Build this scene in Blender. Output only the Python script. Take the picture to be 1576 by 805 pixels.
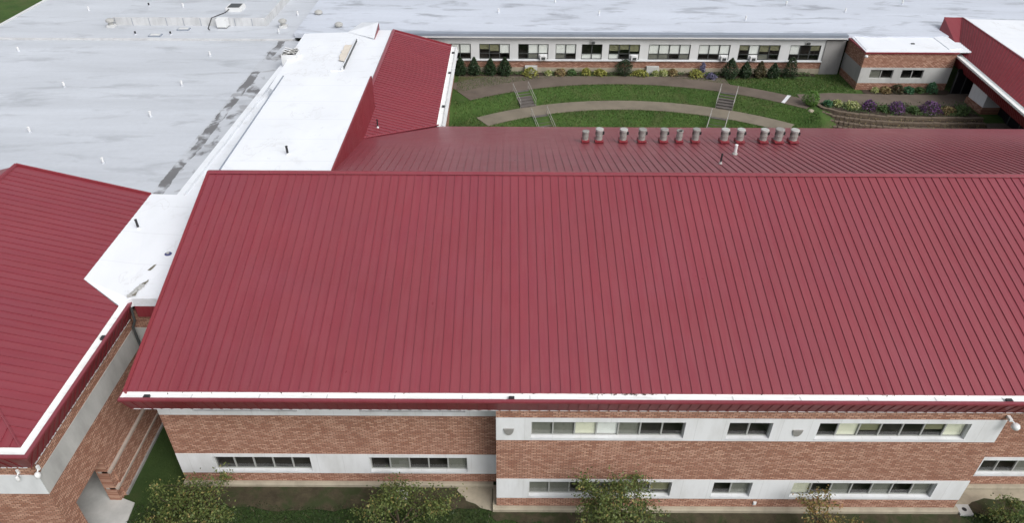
import bpy, bmesh, math, random
import numpy as np
from mathutils import Matrix, Vector, noise as mnoise

for o in list(bpy.data.objects): bpy.data.objects.remove(o)
S = bpy.context.scene
COL = S.collection
R = math.radians
rng = np.random.default_rng(7)
random.seed(7)

# ------------------------------------------------------------------ camera
cam = bpy.data.cameras.new('camera'); co = bpy.data.objects.new('camera', cam); COL.objects.link(co)
cam.sensor_width = 36.0; cam.lens = 36.0 * 1099.0 / 1576.0
cam.shift_x = 8.0 / 1576.0
cam.clip_start = 0.5; cam.clip_end = 3000
co.matrix_world = Matrix.Translation((0, 0, 33.2)) @ Matrix.Rotation(R(90 - 36.0), 4, 'X') @ Matrix.Rotation(0.0047, 4, 'Z')
S.camera = co

# ------------------------------------------------------------------ sky, sun, exposure
SUN_EL, SUN_AZ = R(46), R(138)          # azimuth from +Y towards +X
w = bpy.data.worlds.new('World'); S.world = w; w.use_nodes = True
wn = w.node_tree.nodes; wl = w.node_tree.links
bg = wn['Background']; bg.inputs['Strength'].default_value = 0.15
sky = wn.new('ShaderNodeTexSky'); sky.sky_type = 'NISHITA'; sky.sun_disc = False
sky.sun_elevation = SUN_EL; sky.sun_rotation = SUN_AZ
sky.air_density = 1.0; sky.dust_density = 4.0; sky.ozone_density = 1.0
hs = wn.new('ShaderNodeHueSaturation'); hs.inputs['Saturation'].default_value = 0.30
wl.new(sky.outputs[0], hs.inputs['Color']); wl.new(hs.outputs[0], bg.inputs['Color'])
sun = bpy.data.lights.new('sun', 'SUN'); sun.energy = 1.5; sun.angle = R(34); sun.color = (1.0, 0.985, 0.97)
so = bpy.data.objects.new('sun', sun); COL.objects.link(so)
d = Vector((math.sin(SUN_AZ) * math.cos(SUN_EL), math.cos(SUN_AZ) * math.cos(SUN_EL), math.sin(SUN_EL)))
so.rotation_euler = d.to_track_quat('Z', 'Y').to_euler(); so.location = (30, 40, 80)
S.view_settings.view_transform = 'Standard'; S.view_settings.look = 'None'
S.view_settings.gamma = 1.0; S.view_settings.exposure = 0.22

# ------------------------------------------------------------------ materials
MATS = {}
class N:
    def __init__(s, name):
        s.m = bpy.data.materials.new(name); s.m.use_nodes = True
        s.t = s.m.node_tree; s.n = s.t.nodes; s.l = s.t.links
        s.b = s.n['Principled BSDF']; s.out = s.n['Material Output']; MATS[name] = s.m
    def new(s, k, **kw):
        x = s.n.new(k)
        for a, v in kw.items(): setattr(x, a, v)
        return x
    def pos(s):
        g = s.new('ShaderNodeNewGeometry'); return g.outputs['Position']
    def map(s, vec, scale=(1, 1, 1), rot=(0, 0, 0), loc=(0, 0, 0)):
        m = s.new('ShaderNodeMapping'); s.l.new(vec, m.inputs[0])
        m.inputs['Scale'].default_value = scale; m.inputs['Rotation'].default_value = rot; m.inputs['Location'].default_value = loc
        return m.outputs[0]
    def noise(s, vec, scale, detail=4, rough=0.55, dist=0.0):
        x = s.new('ShaderNodeTexNoise'); s.l.new(vec, x.inputs['Vector'])
        x.inputs['Scale'].default_value = scale; x.inputs['Detail'].default_value = detail
        x.inputs['Roughness'].default_value = rough; x.inputs['Distortion'].default_value = dist
        return x.outputs['Fac']
    def ramp(s, fac, a, b, ca=(0, 0, 0, 1), cb=(1, 1, 1, 1)):
        x = s.new('ShaderNodeValToRGB'); s.l.new(fac, x.inputs[0])
        e = x.color_ramp.elements; e[0].position = a; e[1].position = b; e[0].color = ca; e[1].color = cb
        return x.outputs[0]
    def mix(s, fac, a, b, mode='MIX'):
        x = s.new('ShaderNodeMix', data_type='RGBA', blend_type=mode)
        for i, v in ((0, fac), (6, a), (7, b)):
            if hasattr(v, 'is_linked') or hasattr(v, 'links'): s.l.new(v, x.inputs[i])
            elif isinstance(v, (int, float)): x.inputs[i].default_value = v
            else: x.inputs[i].default_value = (*v[:3], 1)
        return x.outputs[2]
    def math(s, op, a, b=None):
        x = s.new('ShaderNodeMath', operation=op)
        for i, v in enumerate((a, b)):
            if v is None: continue
            if isinstance(v, (int, float)): x.inputs[i].default_value = v
            else: s.l.new(v, x.inputs[i])
        return x.outputs[0]
    def sep(s, vec):
        x = s.new('ShaderNodeSeparateXYZ'); s.l.new(vec, x.inputs[0]); return x.outputs
    def comb(s, x_, y_, z_=None):
        x = s.new('ShaderNodeCombineXYZ')
        for i, v in enumerate((x_, y_, z_)):
            if v is not None: s.l.new(v, x.inputs[i])
        return x.outputs[0]
    def bump(s, h, strength=0.3, dist=0.02):
        x = s.new('ShaderNodeBump'); s.l.new(h, x.inputs['Height'])
        x.inputs['Strength'].default_value = strength; x.inputs['Distance'].default_value = dist
        s.l.new(x.outputs[0], s.b.inputs['Normal'])
    def fin(s, col, rough=0.6, spec=0.5, metal=0.0):
        for k, v in (('Base Color', col), ('Roughness', rough), ('Specular IOR Level', spec), ('Metallic', metal)):
            if isinstance(v, (int, float)): s.b.inputs[k].default_value = v
            elif isinstance(v, tuple): s.b.inputs[k].default_value = (*v[:3], 1)
            else: s.l.new(v, s.b.inputs[k])
        return s.m

def plain(name, col, rough=0.6, spec=0.4, var=0.15, scale=3.0, metal=0.0, bump=0.0):
    m = N(name); p = m.pos()
    n = m.noise(p, scale, 5, 0.6)
    c = m.mix(n, tuple(v * (1 - var) for v in col), tuple(min(1, v * (1 + var)) for v in col))
    if bump: m.bump(m.noise(p, scale * 6, 4), bump, 0.02)
    return m.fin(c, rough, spec, metal)

def red_metal(name, col, rough=0.33, spec=0.62):
    m = N(name); p = m.pos()
    oi = m.new('ShaderNodeObjectInfo').outputs['Random']
    big = m.ramp(m.noise(p, 0.16, 4, 0.6), 0.3, 0.7)
    streak = m.noise(p, 1.6, 5, 0.65)
    k = m.math('ADD', m.math('MULTIPLY', oi, 0.13), m.math('ADD', m.math('MULTIPLY', big, 0.4), m.math('MULTIPLY', streak, 0.35)))
    c = m.mix(k, tuple(v * 0.84 for v in col), tuple(v * 1.16 for v in col))
    c = m.mix(m.math('MULTIPLY', m.ramp(m.noise(m.map(p, (1, 1, 1), loc=(9, 4, 0)), 0.33, 4, 0.6), 0.42, 0.68), 0.22), c, (col[0] * .96, col[1] * 1.2, col[2] * 1.45))
    tc = m.new('ShaderNodeTexCoord').outputs['Object']; ox, oy, oz = m.sep(tc)
    wash = m.noise(m.comb(m.math('ADD', m.math('MULTIPLY', ox, 3.2), m.math('MULTIPLY', oi, 90.0)), m.math('MULTIPLY', oy, 0.16), m.math('MULTIPLY', oi, 37.0)), 1.0, 6, 0.7)
    c = m.mix(m.math('MULTIPLY', m.ramp(wash, 0.52, 0.74), 0.22), c, tuple(v * 0.72 for v in col))
    c = m.mix(m.math('MULTIPLY', m.ramp(wash, 0.48, 0.30), 0.06), c, (0.30, 0.14, 0.14))
    r = m.math('ADD', m.math('MULTIPLY', m.noise(p, 0.7, 5, 0.65), 0.26), rough - 0.13)
    m.bump(m.noise(m.map(p, (2.2, 0.7, 0.7)), 1.1, 2), 0.10, 0.05)
    return m.fin(c, r, spec)
red_metal('red_roof', (0.208, 0.034, 0.046))
red_metal('red_trim', (0.200, 0.021, 0.029), 0.42, 0.45)

def brick(name, axis, dark=1.0):
    m = N(name); p = m.pos(); x, y, z = m.sep(p)
    v = m.comb(x if axis == 'y' else y, z)
    b = m.new('ShaderNodeTexBrick'); m.l.new(v, b.inputs['Vector'])
    b.inputs['Scale'].default_value = 1.0; b.inputs['Brick Width'].default_value = 0.27
    b.inputs['Row Height'].default_value = 0.102; b.inputs['Mortar Size'].default_value = 0.0165
    b.inputs['Mortar Smooth'].default_value = 0.2; b.inputs['Bias'].default_value = 0.15
    b.inputs['Color1'].default_value = (0.61 * dark, 0.375 * dark, 0.27 * dark, 1)
    b.inputs['Color2'].default_value = (0.32 * dark, 0.148 * dark, 0.095 * dark, 1)
    b.inputs['Mortar'].default_value = (0.115 * dark, 0.072 * dark, 0.058 * dark, 1)
    big = m.ramp(m.noise(p, 0.9, 5, 0.65), 0.3, 0.72)
    c = m.mix(m.math('MULTIPLY', big, 0.28), b.outputs['Color'], (0.30 * dark, 0.155 * dark, 0.115 * dark))
    st = m.ramp(m.noise(m.map(p, (1.0, 1.0, 0.25)), 0.5, 4, 0.6), 0.45, 0.8)
    c = m.mix(m.math('MULTIPLY', st, 0.22), c, (0.16, 0.09, 0.07))
    m.bump(b.outputs['Fac'], -0.5, 0.012)
    return m.fin(c, 0.85, 0.25)
brick('brick_y', 'y'); brick('brick_x', 'x'); brick('brick_far', 'y', 0.85); brick('brick_far_x', 'x', 0.8)

def concrete(name, col, stain=0.35, sc=0.8):
    m = N(name); p = m.pos()
    n1 = m.noise(m.map(p, (1, 1, 0.35)), sc, 6, 0.65)
    n2 = m.noise(p, sc * 9, 4, 0.6)
    c = m.mix(m.ramp(n1, 0.42, 0.75), col, tuple(v * (1 - stain) for v in col))
    c = m.mix(m.math('MULTIPLY', n2, 0.25), c, tuple(v * 0.7 for v in col))
    m.bump(n2, 0.15, 0.01)
    return m.fin(c, 0.8, 0.3)
concrete('white_concrete', (0.65, 0.665, 0.68), 0.22, 0.9)
m = N('band_concrete'); p = m.pos(); x, y, z = m.sep(p)
n1 = m.noise(m.map(p, (1, 1, 0.3)), 0.9, 6, 0.65)
c = m.mix(m.ramp(n1, 0.42, 0.75), (0.655, 0.668, 0.68), (0.53, 0.535, 0.53))
drip = m.noise(m.map(p, (5.0, 1, 0.35)), 1.0, 5, 0.65)
c = m.mix(m.math('MULTIPLY', m.ramp(drip, 0.58, 0.78), 0.16), c, (0.36, 0.35, 0.32))
jt = m.math('LESS_THAN', m.math('FRACT', m.math('MULTIPLY', m.math('ADD', x, 0.47), 1 / 1.345)), 0.016)
c = m.mix(m.math('MULTIPLY', jt, 0.30), c, (0.30, 0.30, 0.29))
m.fin(c, 0.8, 0.3)
concrete('grey_concrete', (0.47, 0.475, 0.46), 0.35, 0.7)
concrete('dark_concrete', (0.28, 0.275, 0.27), 0.45, 0.6)
concrete('pale_panel', (0.60, 0.61, 0.61), 0.14, 0.5)
concrete('tan_stone', (0.40, 0.345, 0.30), 0.3, 1.2)
concrete('tan_plinth', (0.36, 0.32, 0.245), 0.35, 1.2)
concrete('path_concrete', (0.20, 0.172, 0.132), 0.35, 0.5)
concrete('wet_path', (0.135, 0.108, 0.088), 0.4, 0.45)
concrete('step_concrete', (0.125, 0.112, 0.104), 0.4, 2.0)

def membrane(name, base, patch):
    # weathered roof membrane: streaky tone, ponding stains, sheet laps
    m = N(name); p = m.pos(); x, y, z = m.sep(p)
    st = m.noise(m.map(p, (0.06, 0.35, 1)), 1.0, 6, 0.62, 0.4)
    c = m.mix(m.ramp(st, 0.32, 0.7), tuple(v * 0.90 for v in base), tuple(min(1, v * 1.08) for v in base))
    blot = m.noise(m.map(p, (0.20, 0.62, 1), loc=(3, 8, 0)), 0.9, 6, 0.62, 0.5)
    c = m.mix(m.math('MULTIPLY', m.ramp(blot, 0.53, 0.66), patch), c, tuple(v * 0.56 for v in base))
    fine = m.noise(p, 2.6, 6, 0.7)
    c = m.mix(m.math('MULTIPLY', m.ramp(fine, 0.4, 0.75), 0.16), c, tuple(v * 0.62 for v in base))
    lap = m.math('LESS_THAN', m.math('FRACT', m.math('MULTIPLY', y, 1 / 3.05)), 0.018)
    c = m.mix(m.math('MULTIPLY', lap, 0.10), c, (0.2, 0.2, 0.22))
    return m, c, p, (x, y, z)
m, c, p, (x, y, z) = membrane('grey_membrane', (0.485, 0.512, 0.552), 0.5)
m.fin(c, 0.55, 0.35)
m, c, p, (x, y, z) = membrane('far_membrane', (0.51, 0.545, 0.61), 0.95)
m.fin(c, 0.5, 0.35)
# strip of cracked black patches beside the link roof
m, c, p, (x, y, z) = membrane('patched_membrane', (0.472, 0.495, 0.53), 0.5)
across = m.math('SUBTRACT', m.math('ADD', x, 23.1), m.math('MULTIPLY', m.math('SUBTRACT', y, 39.1), 0.02))
line = m.math('MULTIPLY', m.math('LESS_THAN', m.math('ABSOLUTE', m.math('SUBTRACT', m.math('ADD', across, m.math('MULTIPLY', m.noise(p, 0.5, 3), 0.8)), 0.85)), 0.36), 0.16)
blot = m.math('ADD', m.noise(m.map(p, (0.8, 0.5, 1)), 1.0, 5, 0.55, 0.5), line)
c = m.mix(m.math('MULTIPLY', m.ramp(blot, 0.555, 0.66), 0.85), c, (0.095, 0.092, 0.092))
pud = m.noise(m.map(p, (0.45, 0.9, 1), loc=(5, 2, 0)), 0.8, 4, 0.5, 0.3)
c = m.mix(m.math('MULTIPLY', m.ramp(pud, 0.62, 0.65), 0.45), c, (0.17, 0.165, 0.16))
m.fin(c, 0.6, 0.35)

def white_roof(name, base):
    m = N(name); p = m.pos(); x, y, z = m.sep(p)
    n = m.noise(m.map(p, (0.5, 0.25, 1)), 0.7, 5, 0.6)
    c = m.mix(m.ramp(n, 0.35, 0.8), base, tuple(v * 0.90 for v in base))
    lap = m.math('LESS_THAN', m.math('FRACT', m.math('MULTIPLY', m.math('ADD', y, m.math('MULTIPLY', n, 0.05)), 1 / 2.9)), 0.022)
    c = m.mix(m.math('MULTIPLY', lap, 0.22), c, (0.45, 0.46, 0.48))
    g = m.noise(p, 0.5, 7, 0.72, 0.7)
    c = m.mix(m.math('MULTIPLY', m.ramp(g, 0.56, 0.78), 0.45), c, (0.40, 0.39, 0.365))
    pond = m.noise(m.map(p, (0.5, 0.35, 1), loc=(2, 7, 0)), 0.7, 5, 0.6, 0.4)
    ring = m.math('LESS_THAN', m.math('ABSOLUTE', m.math('SUBTRACT', pond, 0.60)), 0.008)
    c = m.mix(m.math('MULTIPLY', ring, 0.18), c, (0.4, 0.38, 0.35))
    return m.fin(c, 0.45, 0.4)
white_roof('white_membrane', (0.735, 0.76, 0.795))
plain('white_paint', (0.66, 0.67, 0.67), 0.4, 0.4, 0.04)
m = N('gutter_white'); p = m.pos()
g = m.noise(m.map(p, (0.7, 3, 3)), 1.2, 6, 0.7)
m.fin(m.mix(m.math('MULTIPLY', m.ramp(g, 0.48, 0.72), 0.5), (0.78, 0.79, 0.78), (0.50, 0.49, 0.45)), 0.4, 0.4)

# glass: see-through pane with a sky reflection
m = N('glass'); tr = m.new('ShaderNodeBsdfTransparent'); tr.inputs[0].default_value = (0.93, 0.94, 0.93, 1)
gl = m.new('ShaderNodeBsdfGlossy'); gl.inputs['Roughness'].default_value = 0.05
lw = m.new('ShaderNodeLayerWeight'); lw.inputs[0].default_value = 0.5
ms = m.new('ShaderNodeMixShader'); m.l.new(m.math('ADD', m.math('MULTIPLY', m.math('POWER', lw.outputs['Facing'], 3.5), 0.6), 0.035), ms.inputs[0]); m.l.new(tr.outputs[0], ms.inputs[1]); m.l.new(gl.outputs[0], ms.inputs[2])
m.l.new(ms.outputs[0], m.out.inputs[0])
plain('frame_alu', (0.33, 0.335, 0.32), 0.45, 0.5, 0.1)
plain('frame_dark', (0.055, 0.06, 0.06), 0.5, 0.4, 0.1)
plain('room', (0.055, 0.050, 0.047), 0.9, 0.2, 0.5, 0.8)
plain('blind_cream', (0.86, 0.85, 0.70), 0.8, 0.2, 0.05)
plain('blind_white', (0.90, 0.91, 0.90), 0.8, 0.2, 0.04)
plain('blind_grey', (0.21, 0.21, 0.185), 0.8, 0.2, 0.2, 1.2)
plain('blind_olive', (0.24, 0.235, 0.15), 0.8, 0.2, 0.25, 0.9)
plain('dark', (0.022, 0.022, 0.024), 0.5, 0.4, 0.2)
plain('dark_glass', (0.010, 0.010, 0.013), 0.35, 0.25, 0.2)
plain('grey_metal', (0.24, 0.235, 0.22), 0.5, 0.5, 0.25, 5.0)
plain('light_metal', (0.37, 0.37, 0.355), 0.45, 0.5, 0.15, 5.0)
plain('flashing', (0.22, 0.25, 0.30), 0.4, 0.5, 0.2, 0.6)
plain('steel_rail', (0.30, 0.29, 0.27), 0.45, 0.5, 0.15, 5)
plain('blue_drain', (0.055, 0.06, 0.16), 0.5, 0.4, 0.3, 6)
m = N('soil'); p = m.pos()
c = m.mix(m.ramp(m.noise(p, 1.6, 6, 0.7), 0.3, 0.7), (0.036, 0.030, 0.019), (0.078, 0.066, 0.041))
c = m.mix(m.ramp(m.noise(p, 0.9, 6, 0.7, 0.5), 0.46, 0.60), c, (0.034, 0.044, 0.018))
m.bump(m.noise(p, 12, 4, 0.7), 0.6, 0.03); m.fin(c, 0.95, 0.2)
plain('mossy_soil', (0.10, 0.085, 0.05), 0.95, 0.2, 0.5, 1.0, 0, 0.5)
plain('dirty_concrete', (0.15, 0.125, 0.09), 0.9, 0.2, 0.45, 1.5, 0, 0.3)
concrete('stained_white', (0.56, 0.57, 0.58), 0.35, 1.0)
plain('rust_tan', (0.60, 0.55, 0.48), 0.8, 0.2, 0.25, 1.5)
plain('wet_soil', (0.045, 0.033, 0.024), 0.9, 0.3, 0.5, 2.0, 0, 0.6)
plain('stone', (0.135, 0.105, 0.078), 0.85, 0.25, 0.5, 3.0, 0, 0.5)
plain('bark', (0.075, 0.055, 0.04), 0.9, 0.2, 0.4, 9, 0, 0.6)
plain('dirt_stain', (0.16, 0.15, 0.12), 0.8, 0.2, 0.6, 3.0)

def leaf(name, a, b, c_=None, k=0.15):
    m = N(name); g = m.new('ShaderNodeNewGeometry')
    c = m.mix(g.outputs['Random Per Island'], a, b)
    if c_: c = m.mix(m.math('GREATER_THAN', m.math('FRACT', m.math('MULTIPLY', g.outputs['Random Per Island'], 7.31)), 1 - k), c, c_)
    m.fin(c, 0.55, 0.3)
    return m.m
leaf('bark_leaf', (0.03, 0.022, 0.015), (0.07, 0.045, 0.03))
leaf('leaf_tree', (0.046, 0.074, 0.018), (0.118, 0.143, 0.040), (0.19, 0.16, 0.05), 0.10)
leaf('leaf_autumn', (0.10, 0.105, 0.03), (0.20, 0.16, 0.05), (0.25, 0.14, 0.05), 0.25)
leaf('leaf_conifer', (0.012, 0.028, 0.012), (0.032, 0.058, 0.022))
leaf('leaf_conifer_rust', (0.03, 0.042, 0.016), (0.085, 0.062, 0.028))
leaf('leaf_round', (0.055, 0.13, 0.02), (0.11, 0.21, 0.04))
leaf('leaf_daylily', (0.14, 0.16, 0.03), (0.27, 0.26, 0.06))
leaf('leaf_hosta', (0.16, 0.21, 0.05), (0.36, 0.37, 0.15), (0.5, 0.5, 0.32), 0.2)
leaf('leaf_rust', (0.11, 0.07, 0.03), (0.24, 0.17, 0.08), (0.3, 0.26, 0.12), 0.3)
leaf('leaf_bed', (0.03, 0.07, 0.02), (0.09, 0.14, 0.045))
leaf('leaf_teal', (0.03, 0.10, 0.045), (0.06, 0.16, 0.075))
leaf('leaf_aster', (0.075, 0.028, 0.095), (0.165, 0.070, 0.205), (0.04, 0.05, 0.025), 0.25)
leaf('leaf_lavender', (0.09, 0.09, 0.15), (0.17, 0.16, 0.25))
leaf('grass_blade', (0.030, 0.072, 0.012), (0.082, 0.140, 0.030), (0.125, 0.125, 0.045), 0.16)
leaf('shade_blade', (0.014, 0.028, 0.008), (0.034, 0.050, 0.017), (0.06, 0.055, 0.026), 0.12)  # front lawn blades, green darkened to stand in for shade
m = N('grass_ground'); p = m.pos(); x, y, z = m.sep(p)
c = m.mix(m.ramp(m.noise(p, 0.45, 6, 0.65), 0.3, 0.72), (0.022, 0.056, 0.010), (0.058, 0.104, 0.023))
c = m.mix(m.math('MULTIPLY', m.ramp(m.noise(p, 5.0, 4, 0.7), 0.35, 0.75), 0.45), c, (0.075, 0.118, 0.034))
c = m.mix(m.math('MULTIPLY', m.ramp(m.noise(m.map(p, (1, 1, 1), loc=(7, 3, 1)), 0.35, 6, 0.7, 0.5), 0.50, 0.68), 0.6), c, (0.085, 0.085, 0.038))
front = m.math('LESS_THAN', y, 30.0)     # front lawn: shade is mixed into the grass colour
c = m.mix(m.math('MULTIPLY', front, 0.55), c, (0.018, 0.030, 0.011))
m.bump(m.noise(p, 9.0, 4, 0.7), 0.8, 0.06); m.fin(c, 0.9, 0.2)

# ------------------------------------------------------------------ mesh and object helpers
class MB:
    def __init__(s): s.v = []; s.f = []
    def face(s, pts):
        i = len(s.v); s.v += [tuple(p) for p in pts]; s.f.append(tuple(range(i, i + len(pts))))
    def box(s, a, b, M=None):
        (x0, y0, z0), (x1, y1, z1) = a, b
        c = [(x0, y0, z0), (x1, y0, z0), (x1, y1, z0), (x0, y1, z0), (x0, y0, z1), (x1, y0, z1), (x1, y1, z1), (x0, y1, z1)]
        if M is not None: c = [tuple(M @ Vector(q)) for q in c]
        i = len(s.v); s.v += c
        s.f += [tuple(i + k for k in q) for q in ((0, 3, 2, 1), (4, 5, 6, 7), (0, 1, 5, 4), (1, 2, 6, 5), (2, 3, 7, 6), (3, 0, 4, 7))]
        return s
    def prism(s, top, zb):
        n = len(top); i = len(s.v)
        s.v += [tuple(q) for q in top] + [(q[0], q[1], zb if not callable(zb) else zb(q)) for q in top]
        s.f.append(tuple(range(i, i + n))); s.f.append(tuple(range(i + 2 * n - 1, i + n - 1, -1)))
        for k in range(n):
            j = (k + 1) % n; s.f.append((i + k, i + n + k, i + n + j, i + j))
        return s
    def loft(s, A, B, closed=True):
        n = len(A); i = len(s.v); s.v += [tuple(q) for q in A] + [tuple(q) for q in B]
        for k in range(n if closed else n - 1):
            j = (k + 1) % n; s.f.append((i + k, i + j, i + n + j, i + n + k))
        if closed: s.f.append(tuple(range(i + n - 1, i - 1, -1))); s.f.append(tuple(range(i + n, i + 2 * n)))
        return s
    def tube(s, pts, rad, n=8):
        pts = [Vector(q) for q in pts]; rads = rad if isinstance(rad, (list, tuple)) else [rad] * len(pts)
        i = len(s.v)
        for k, q in enumerate(pts):
            t = (pts[min(k + 1, len(pts) - 1)] - pts[max(k - 1, 0)]).normalized()
            a = t.orthogonal().normalized(); b = t.cross(a)
            for j in range(n):
                an = 2 * math.pi * j / n; s.v.append(tuple(q + (a * math.cos(an) + b * math.sin(an)) * rads[k]))
        for k in range(len(pts) - 1):
            for j in range(n):
                j2 = (j + 1) % n; s.f.append((i + k * n + j, i + k * n + j2, i + (k + 1) * n + j2, i + (k + 1) * n + j))
        s.f.append(tuple(i + j for j in range(n - 1, -1, -1))); e = i + (len(pts) - 1) * n; s.f.append(tuple(e + j for j in range(n)))
        return s
    def lathe(s, prof, c, n=16):
        i = len(s.v)
        for r, z in prof:
            for j in range(n):
                an = 2 * math.pi * j / n; s.v.append((c[0] + r * math.cos(an), c[1] + r * math.sin(an), c[2] + z))
        for k in range(len(prof) - 1):
            for j in range(n):
                j2 = (j + 1) % n; s.f.append((i + k * n + j, i + k * n + j2, i + (k + 1) * n + j2, i + (k + 1) * n + j))
        s.f.append(tuple(i + j for j in range(n - 1, -1, -1))); e = i + (len(prof) - 1) * n; s.f.append(tuple(e + j for j in range(n)))
        return s
    def mesh(s, name):
        me = bpy.data.meshes.new(name); me.from_pydata(s.v, [], s.f); me.update(); return me
    def build(s, name, mat, parent=None, smooth=False):
        me = s.mesh(name); return link(me, name, mat, parent, smooth)

def link(me, name, mat, parent=None, smooth=False, M=None):
    if mat and not me.materials: me.materials.append(MATS[mat])
    if smooth:
        for q in me.polygons: q.use_smooth = True
    o = bpy.data.objects.new(name, me); COL.objects.link(o)
    if M is not None: o.matrix_basis = M
    if parent is not None: put(o, parent)
    return o
def put(o, parent):
    o.parent = parent; o.matrix_parent_inverse = WM(parent).inverted()
def WM(o):
    return o.matrix_basis.copy() if o.parent is None else WM(o.parent) @ o.matrix_parent_inverse @ o.matrix_basis
def thing(name, label, cat, loc, group=None):
    o = bpy.data.objects.new(name, None); COL.objects.link(o); o.location = loc; o.empty_display_size = 0.3
    return tag(o, label, cat, group)
def tag(o, label, cat, group=None):
    o['label'] = label; o['category'] = cat
    if group: o['group'] = group
    return o
def struct(o, kind='structure', label=None):
    o['kind'] = kind
    if label: o['label'] = label
    return o
def fast(name, V, F, mat, parent=None):
    # numpy vertices / equal-sided faces
    me = bpy.data.meshes.new(name); k = F.shape[1]
    me.vertices.add(len(V)); me.vertices.foreach_set('co', V.astype(np.float32).ravel())
    me.loops.add(F.size); me.loops.foreach_set('vertex_index', F.astype(np.int32).ravel())
    me.polygons.add(len(F)); me.polygons.foreach_set('loop_start', np.arange(0, F.size, k, dtype=np.int32))
    me.polygons.foreach_set('loop_total', np.full(len(F), k, dtype=np.int32))
    me.update(calc_edges=True)
    return link(me, name, mat, parent)

# maps (u along wall, z, depth into wall) to world
def facing_front(y0): return lambda u, z, dd: (u, y0 + dd, z)
def facing_right(x0): return lambda u, z, dd: (x0 - dd, u, z)
def facing_left(x0): return lambda u, z, dd: (x0 + dd, u, z)

def slab(mp, u0, u1, z0, z1, name, mat, parent, holes=(), thick=0.3, reveal=0.18, front=0.0):
    b = MB()
    us = sorted({u0, u1, *[h[0] for h in holes], *[h[1] for h in holes]})
    zs = sorted({z0, z1, *[h[2] for h in holes], *[h[3] for h in holes]})
    for i in range(len(us) - 1):
        for j in range(len(zs) - 1):
            cu, cz = (us[i] + us[i + 1]) / 2, (zs[j] + zs[j + 1]) / 2
            if any(h[0] < cu < h[1] and h[2] < cz < h[3] for h in holes): continue
            b.face([mp(us[i], zs[j], front), mp(us[i + 1], zs[j], front), mp(us[i + 1], zs[j + 1], front), mp(us[i], zs[j + 1], front)])
    for (a, c_, e, g) in holes:
        for (p, q) in (((a, e), (c_, e)), ((c_, e), (c_, g)), ((c_, g), (a, g)), ((a, g), (a, e))):
            b.face([mp(*p, front), mp(*q, front), mp(*q, front + reveal), mp(*p, front + reveal)])
    cs = [(u0, z0), (u1, z0), (u1, z1), (u0, z1)]
    for k in range(4):
        p, q = cs[k], cs[(k + 1) % 4]
        b.face([mp(*p, front), mp(*q, front), mp(*q, front + thick), mp(*p, front + thick)])
    return b.build(name, mat, parent)

def mbox(b, mp, u0, u1, z0, z1, d0, d1):
    A = [mp(u0, z0, d0), mp(u1, z0, d0), mp(u1, z1, d0), mp(u0, z1, d0)]
    B = [mp(u0, z0, d1), mp(u1, z0, d1), mp(u1, z1, d1), mp(u0, z1, d1)]
    b.loft(A, B)

BL = {'C': 'blind_cream', 'W': 'blind_white', 'G': 'blind_grey', 'O': 'blind_olive'}
def window(parent, mp, u0, u1, z0, z1, panes, frame='frame_alu', rec=0.17, split=None, fw=0.05, mw=0.07):
    """One window: frame with mullions, a pane per light, blinds behind, dark room."""
    n = len(panes); b = MB()
    mbox(b, mp, u0 + .003, u1 - .003, z0 + .003, z0 + fw, rec, rec + .07); mbox(b, mp, u0 + .003, u1 - .003, z1 - fw, z1 - .003, rec, rec + .07)
    mbox(b, mp, u0 + .003, u0 + fw, z0 + fw, z1 - fw, rec, rec + .07); mbox(b, mp, u1 - fw, u1 - .003, z0 + fw, z1 - fw, rec, rec + .07)
    p = (u1 - u0) / n
    for i in range(1, n):
        mbox(b, mp, u0 + i * p - mw / 2, u0 + i * p + mw / 2, z0 + fw, z1 - fw, rec - .01, rec + .07)
    if split:
        zs = z0 + (z1 - z0) * split
        for i in range(n): mbox(b, mp, u0 + i * p + (mw / 2 if i else fw), u0 + (i + 1) * p - (mw / 2 if i < n - 1 else fw), zs - .025, zs + .025, rec, rec + .06)
    f = b.build('window', frame, parent)
    r = MB()
    z_0, z_1 = z0 + .01, z1 - .01; dd = 1.3
    for q in ([(u0, z_0, .2), (u1, z_0, .2), (u1, z_0, dd), (u0, z_0, dd)], [(u0, z_1, .2), (u1, z_1, .2), (u1, z_1, dd), (u0, z_1, dd)],
              [(u0 + .01, z_0, .2), (u0 + .01, z_1, .2), (u0 + .01, z_1, dd), (u0 + .01, z_0, dd)], [(u1 - .01, z_0, .2), (u1 - .01, z_1, .2), (u1 - .01, z_1, dd), (u1 - .01, z_0, dd)],
              [(u0, z_0, dd), (u1, z_0, dd), (u1, z_1, dd), (u0, z_1, dd)]):
        r.face([mp(*t) for t in q])
    r.build('room_interior', 'room', f)
    for i, code in enumerate(panes):
        a = u0 + i * p + (fw if i == 0 else mw / 2); c_ = u0 + (i + 1) * p - (fw if i == n - 1 else mw / 2)
        spans = [(z0 + fw, z1 - fw, code[0])] if not split else [(zs + .025, z1 - fw, code[0]), (z0 + fw, zs - .025, code[1])]
        for (e, g, k) in spans:
            if k == 'A': continue
            q = MB(); mbox(q, mp, a, c_, e, g, rec + .03, rec + .036); q.build('pane', 'glass', f)
            if k in BL:
                hgt = (g - e) * (1.0 if k != 'O' else random.uniform(.55, 1))
                q = MB(); mbox(q, mp, a + .005, c_ - .005, g - hgt, g, rec + .075, rec + .085); q.build('blind', BL[k], f)
    return f

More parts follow.
